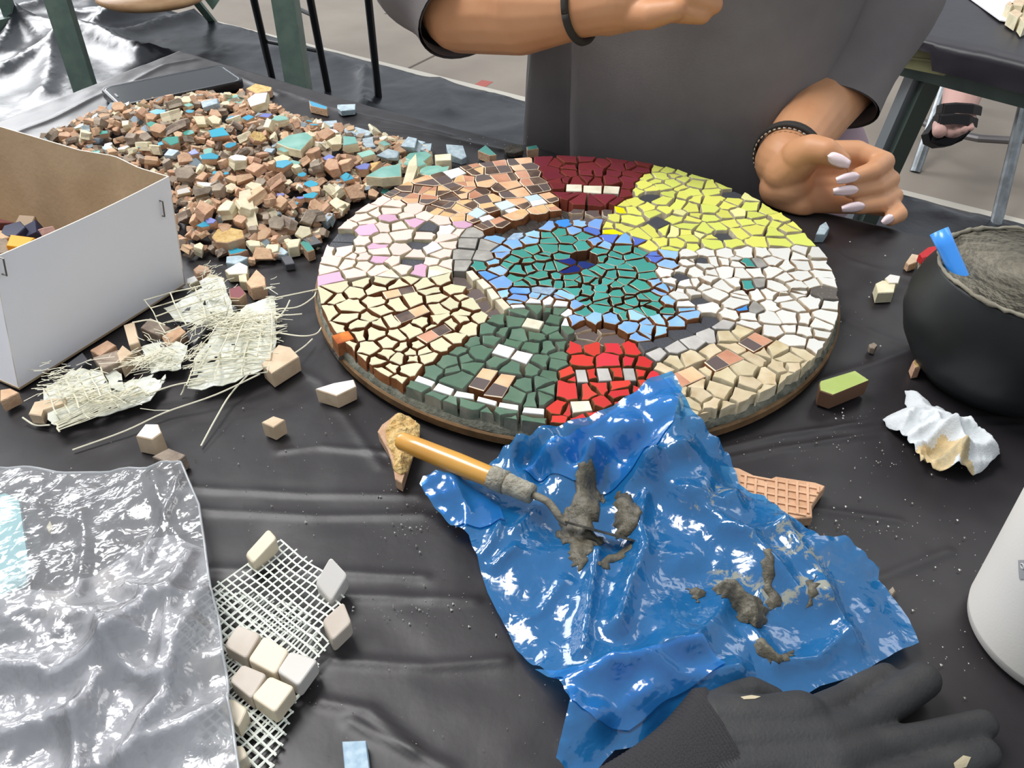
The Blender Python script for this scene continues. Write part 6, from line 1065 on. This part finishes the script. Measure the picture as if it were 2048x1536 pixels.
# shirt: body loft with folds, and two wide sleeves
cloth = mat('shirt_grey', (122, 117, 116), .9, .15, 0, col2=(112, 107, 107), ns=14, bump=.12, bs=700)
N_ = 120; rings = []
for z, hw2, hd2, off in ((-.16, .172, .120, -.006), (-.12, .174, .122, -.008), (-.06, .176, .124, -.010), (0, .174, .126, -.012), (.03, .172, .128, -.012), (.07, .170, .130, -.010), (.11, .172, .132, -.006), (.16, .178, .134, 0), (.24, .19, .136, .006), (.34, .20, .13, .01), (.42, .205, .12, .014), (.49, .19, .10, .018), (.53, .13, .085, .02), (.545, .075, .07, .02)):
    r = []
    for i in range(N_):
        a = 2 * math.pi * i / N_; fa = math.sin(a); k = (1 - min(1, max(0, (z + .02) / .3))) ; fold = .012 * k * (vn(a * 2.4, z * 2.2, 5) - .5) + .017 * k * math.exp(-((a - 3.9) / .6) ** 2) * math.sin(a * 13 + z * 3) + .005 * math.sin(a * 7 + z * 5) * k + .004 * (vn(a * 5, z * 12, 9) - .5)
        r.append(H_((hw2 + fold) * math.copysign(abs(math.cos(a)) ** .85, math.cos(a)), off + (hd2 + fold) * math.copysign(abs(fa) ** .85, fa), z))
    rings.append(r)
g = G(); g.loft(rings, cap=False)
def sleeve(pts, rs, fl=1.):
    P_ = []; R_ = []
    for i in range(len(pts) - 1):
        for t in np.linspace(0, 1, 8)[:-1]: P_.append(pts[i] + (pts[i + 1] - pts[i]) * t); R_.append(rs[i] + (rs[i + 1] - rs[i]) * t)
    P_.append(pts[-1]); R_.append(rs[-1]); R_ = [r * (1 + .05 * math.sin(i * .9)) for i, r in enumerate(R_)]
    n0 = len(g.v); g.tube(P_, R_, 36, cap=False, flat=fl); g.tube([P_[-1] + (P_[-2] - P_[-1]) * .02, P_[-2]], [R_[-1] - .003, R_[-2] - .004], 36, cap=False, flat=fl)
h0 = PD(1664, 214, .852)
sleeve([shR + np.array([-.03, 0, 0]), PD(1742, -40, .945), h0], [.085, .078, .047])
sleeve([shL + np.array([.03, 0, 0]), PD(880, -90, .93), PD(945, 28, .868)], [.085, .078, .058])
g.build('t_shirt', [cloth], parent=per, smooth=True, label='loose charcoal grey t-shirt')
# lilac trousers, hips and legs under the table
q = []
def c2(a, ra, b, rb): q.append((a, ra, b, rb))
for s in (-1, 1):
    hp_ = H_(s * .115, .06, -.20); kn = H_(s * .12, -.24, -.24); an_ = H_(s * .10, -.16, -.68); c2(hp_, .105, kn, .066); c2(kn, .064, an_, .045)
c2(H_(-.134, .06, -.06), .086, H_(.134, .06, -.06), .086); c2(H_(-.12, .06, -.20), .105, H_(.12, .06, -.20), .105)
v, f = caps_mesh(q, .008, 6); mesh('trousers', v, f, mat('cloth_lilac', (168, 146, 156), .9, .15, 0, bump=.1, bs=500), parent=per, smooth=True, label='pale lilac trousers')
for s in (-1, 1):
    q = [(H_(s * .10, -.16, -.70), .038, H_(s * .10, -.30, -.715), .030)]; v, f = caps_mesh(q, .005, 4); v[:, 2] = np.maximum(v[:, 2], .001); mesh('shoe', v, f, MATS['sandal_black'], parent=per, smooth=True)
stl2 = empty('seat_stool', tuple(H_(0, .08, -T)), 'stool hidden under the person in the grey t-shirt', 'stool')
sz = T - .308; c_ = H_(0, .06, 0); v, f = revolve([(0, sz - .03), (.16, sz - .03), (.165, sz - .015), (.16, sz), (0, sz)], c_, 32); mesh('seat', v, f, blk, parent=stl2, smooth=True)
for a in (.8, 2.4, 3.9, 5.5): g = G(); g.tube([(c_[0] + .13 * math.cos(a), c_[1] + .13 * math.sin(a), sz - .03), (c_[0] + .18 * math.cos(a), c_[1] + .18 * math.sin(a), 0)], .012, 8); g.build('leg', [blk], parent=stl2)
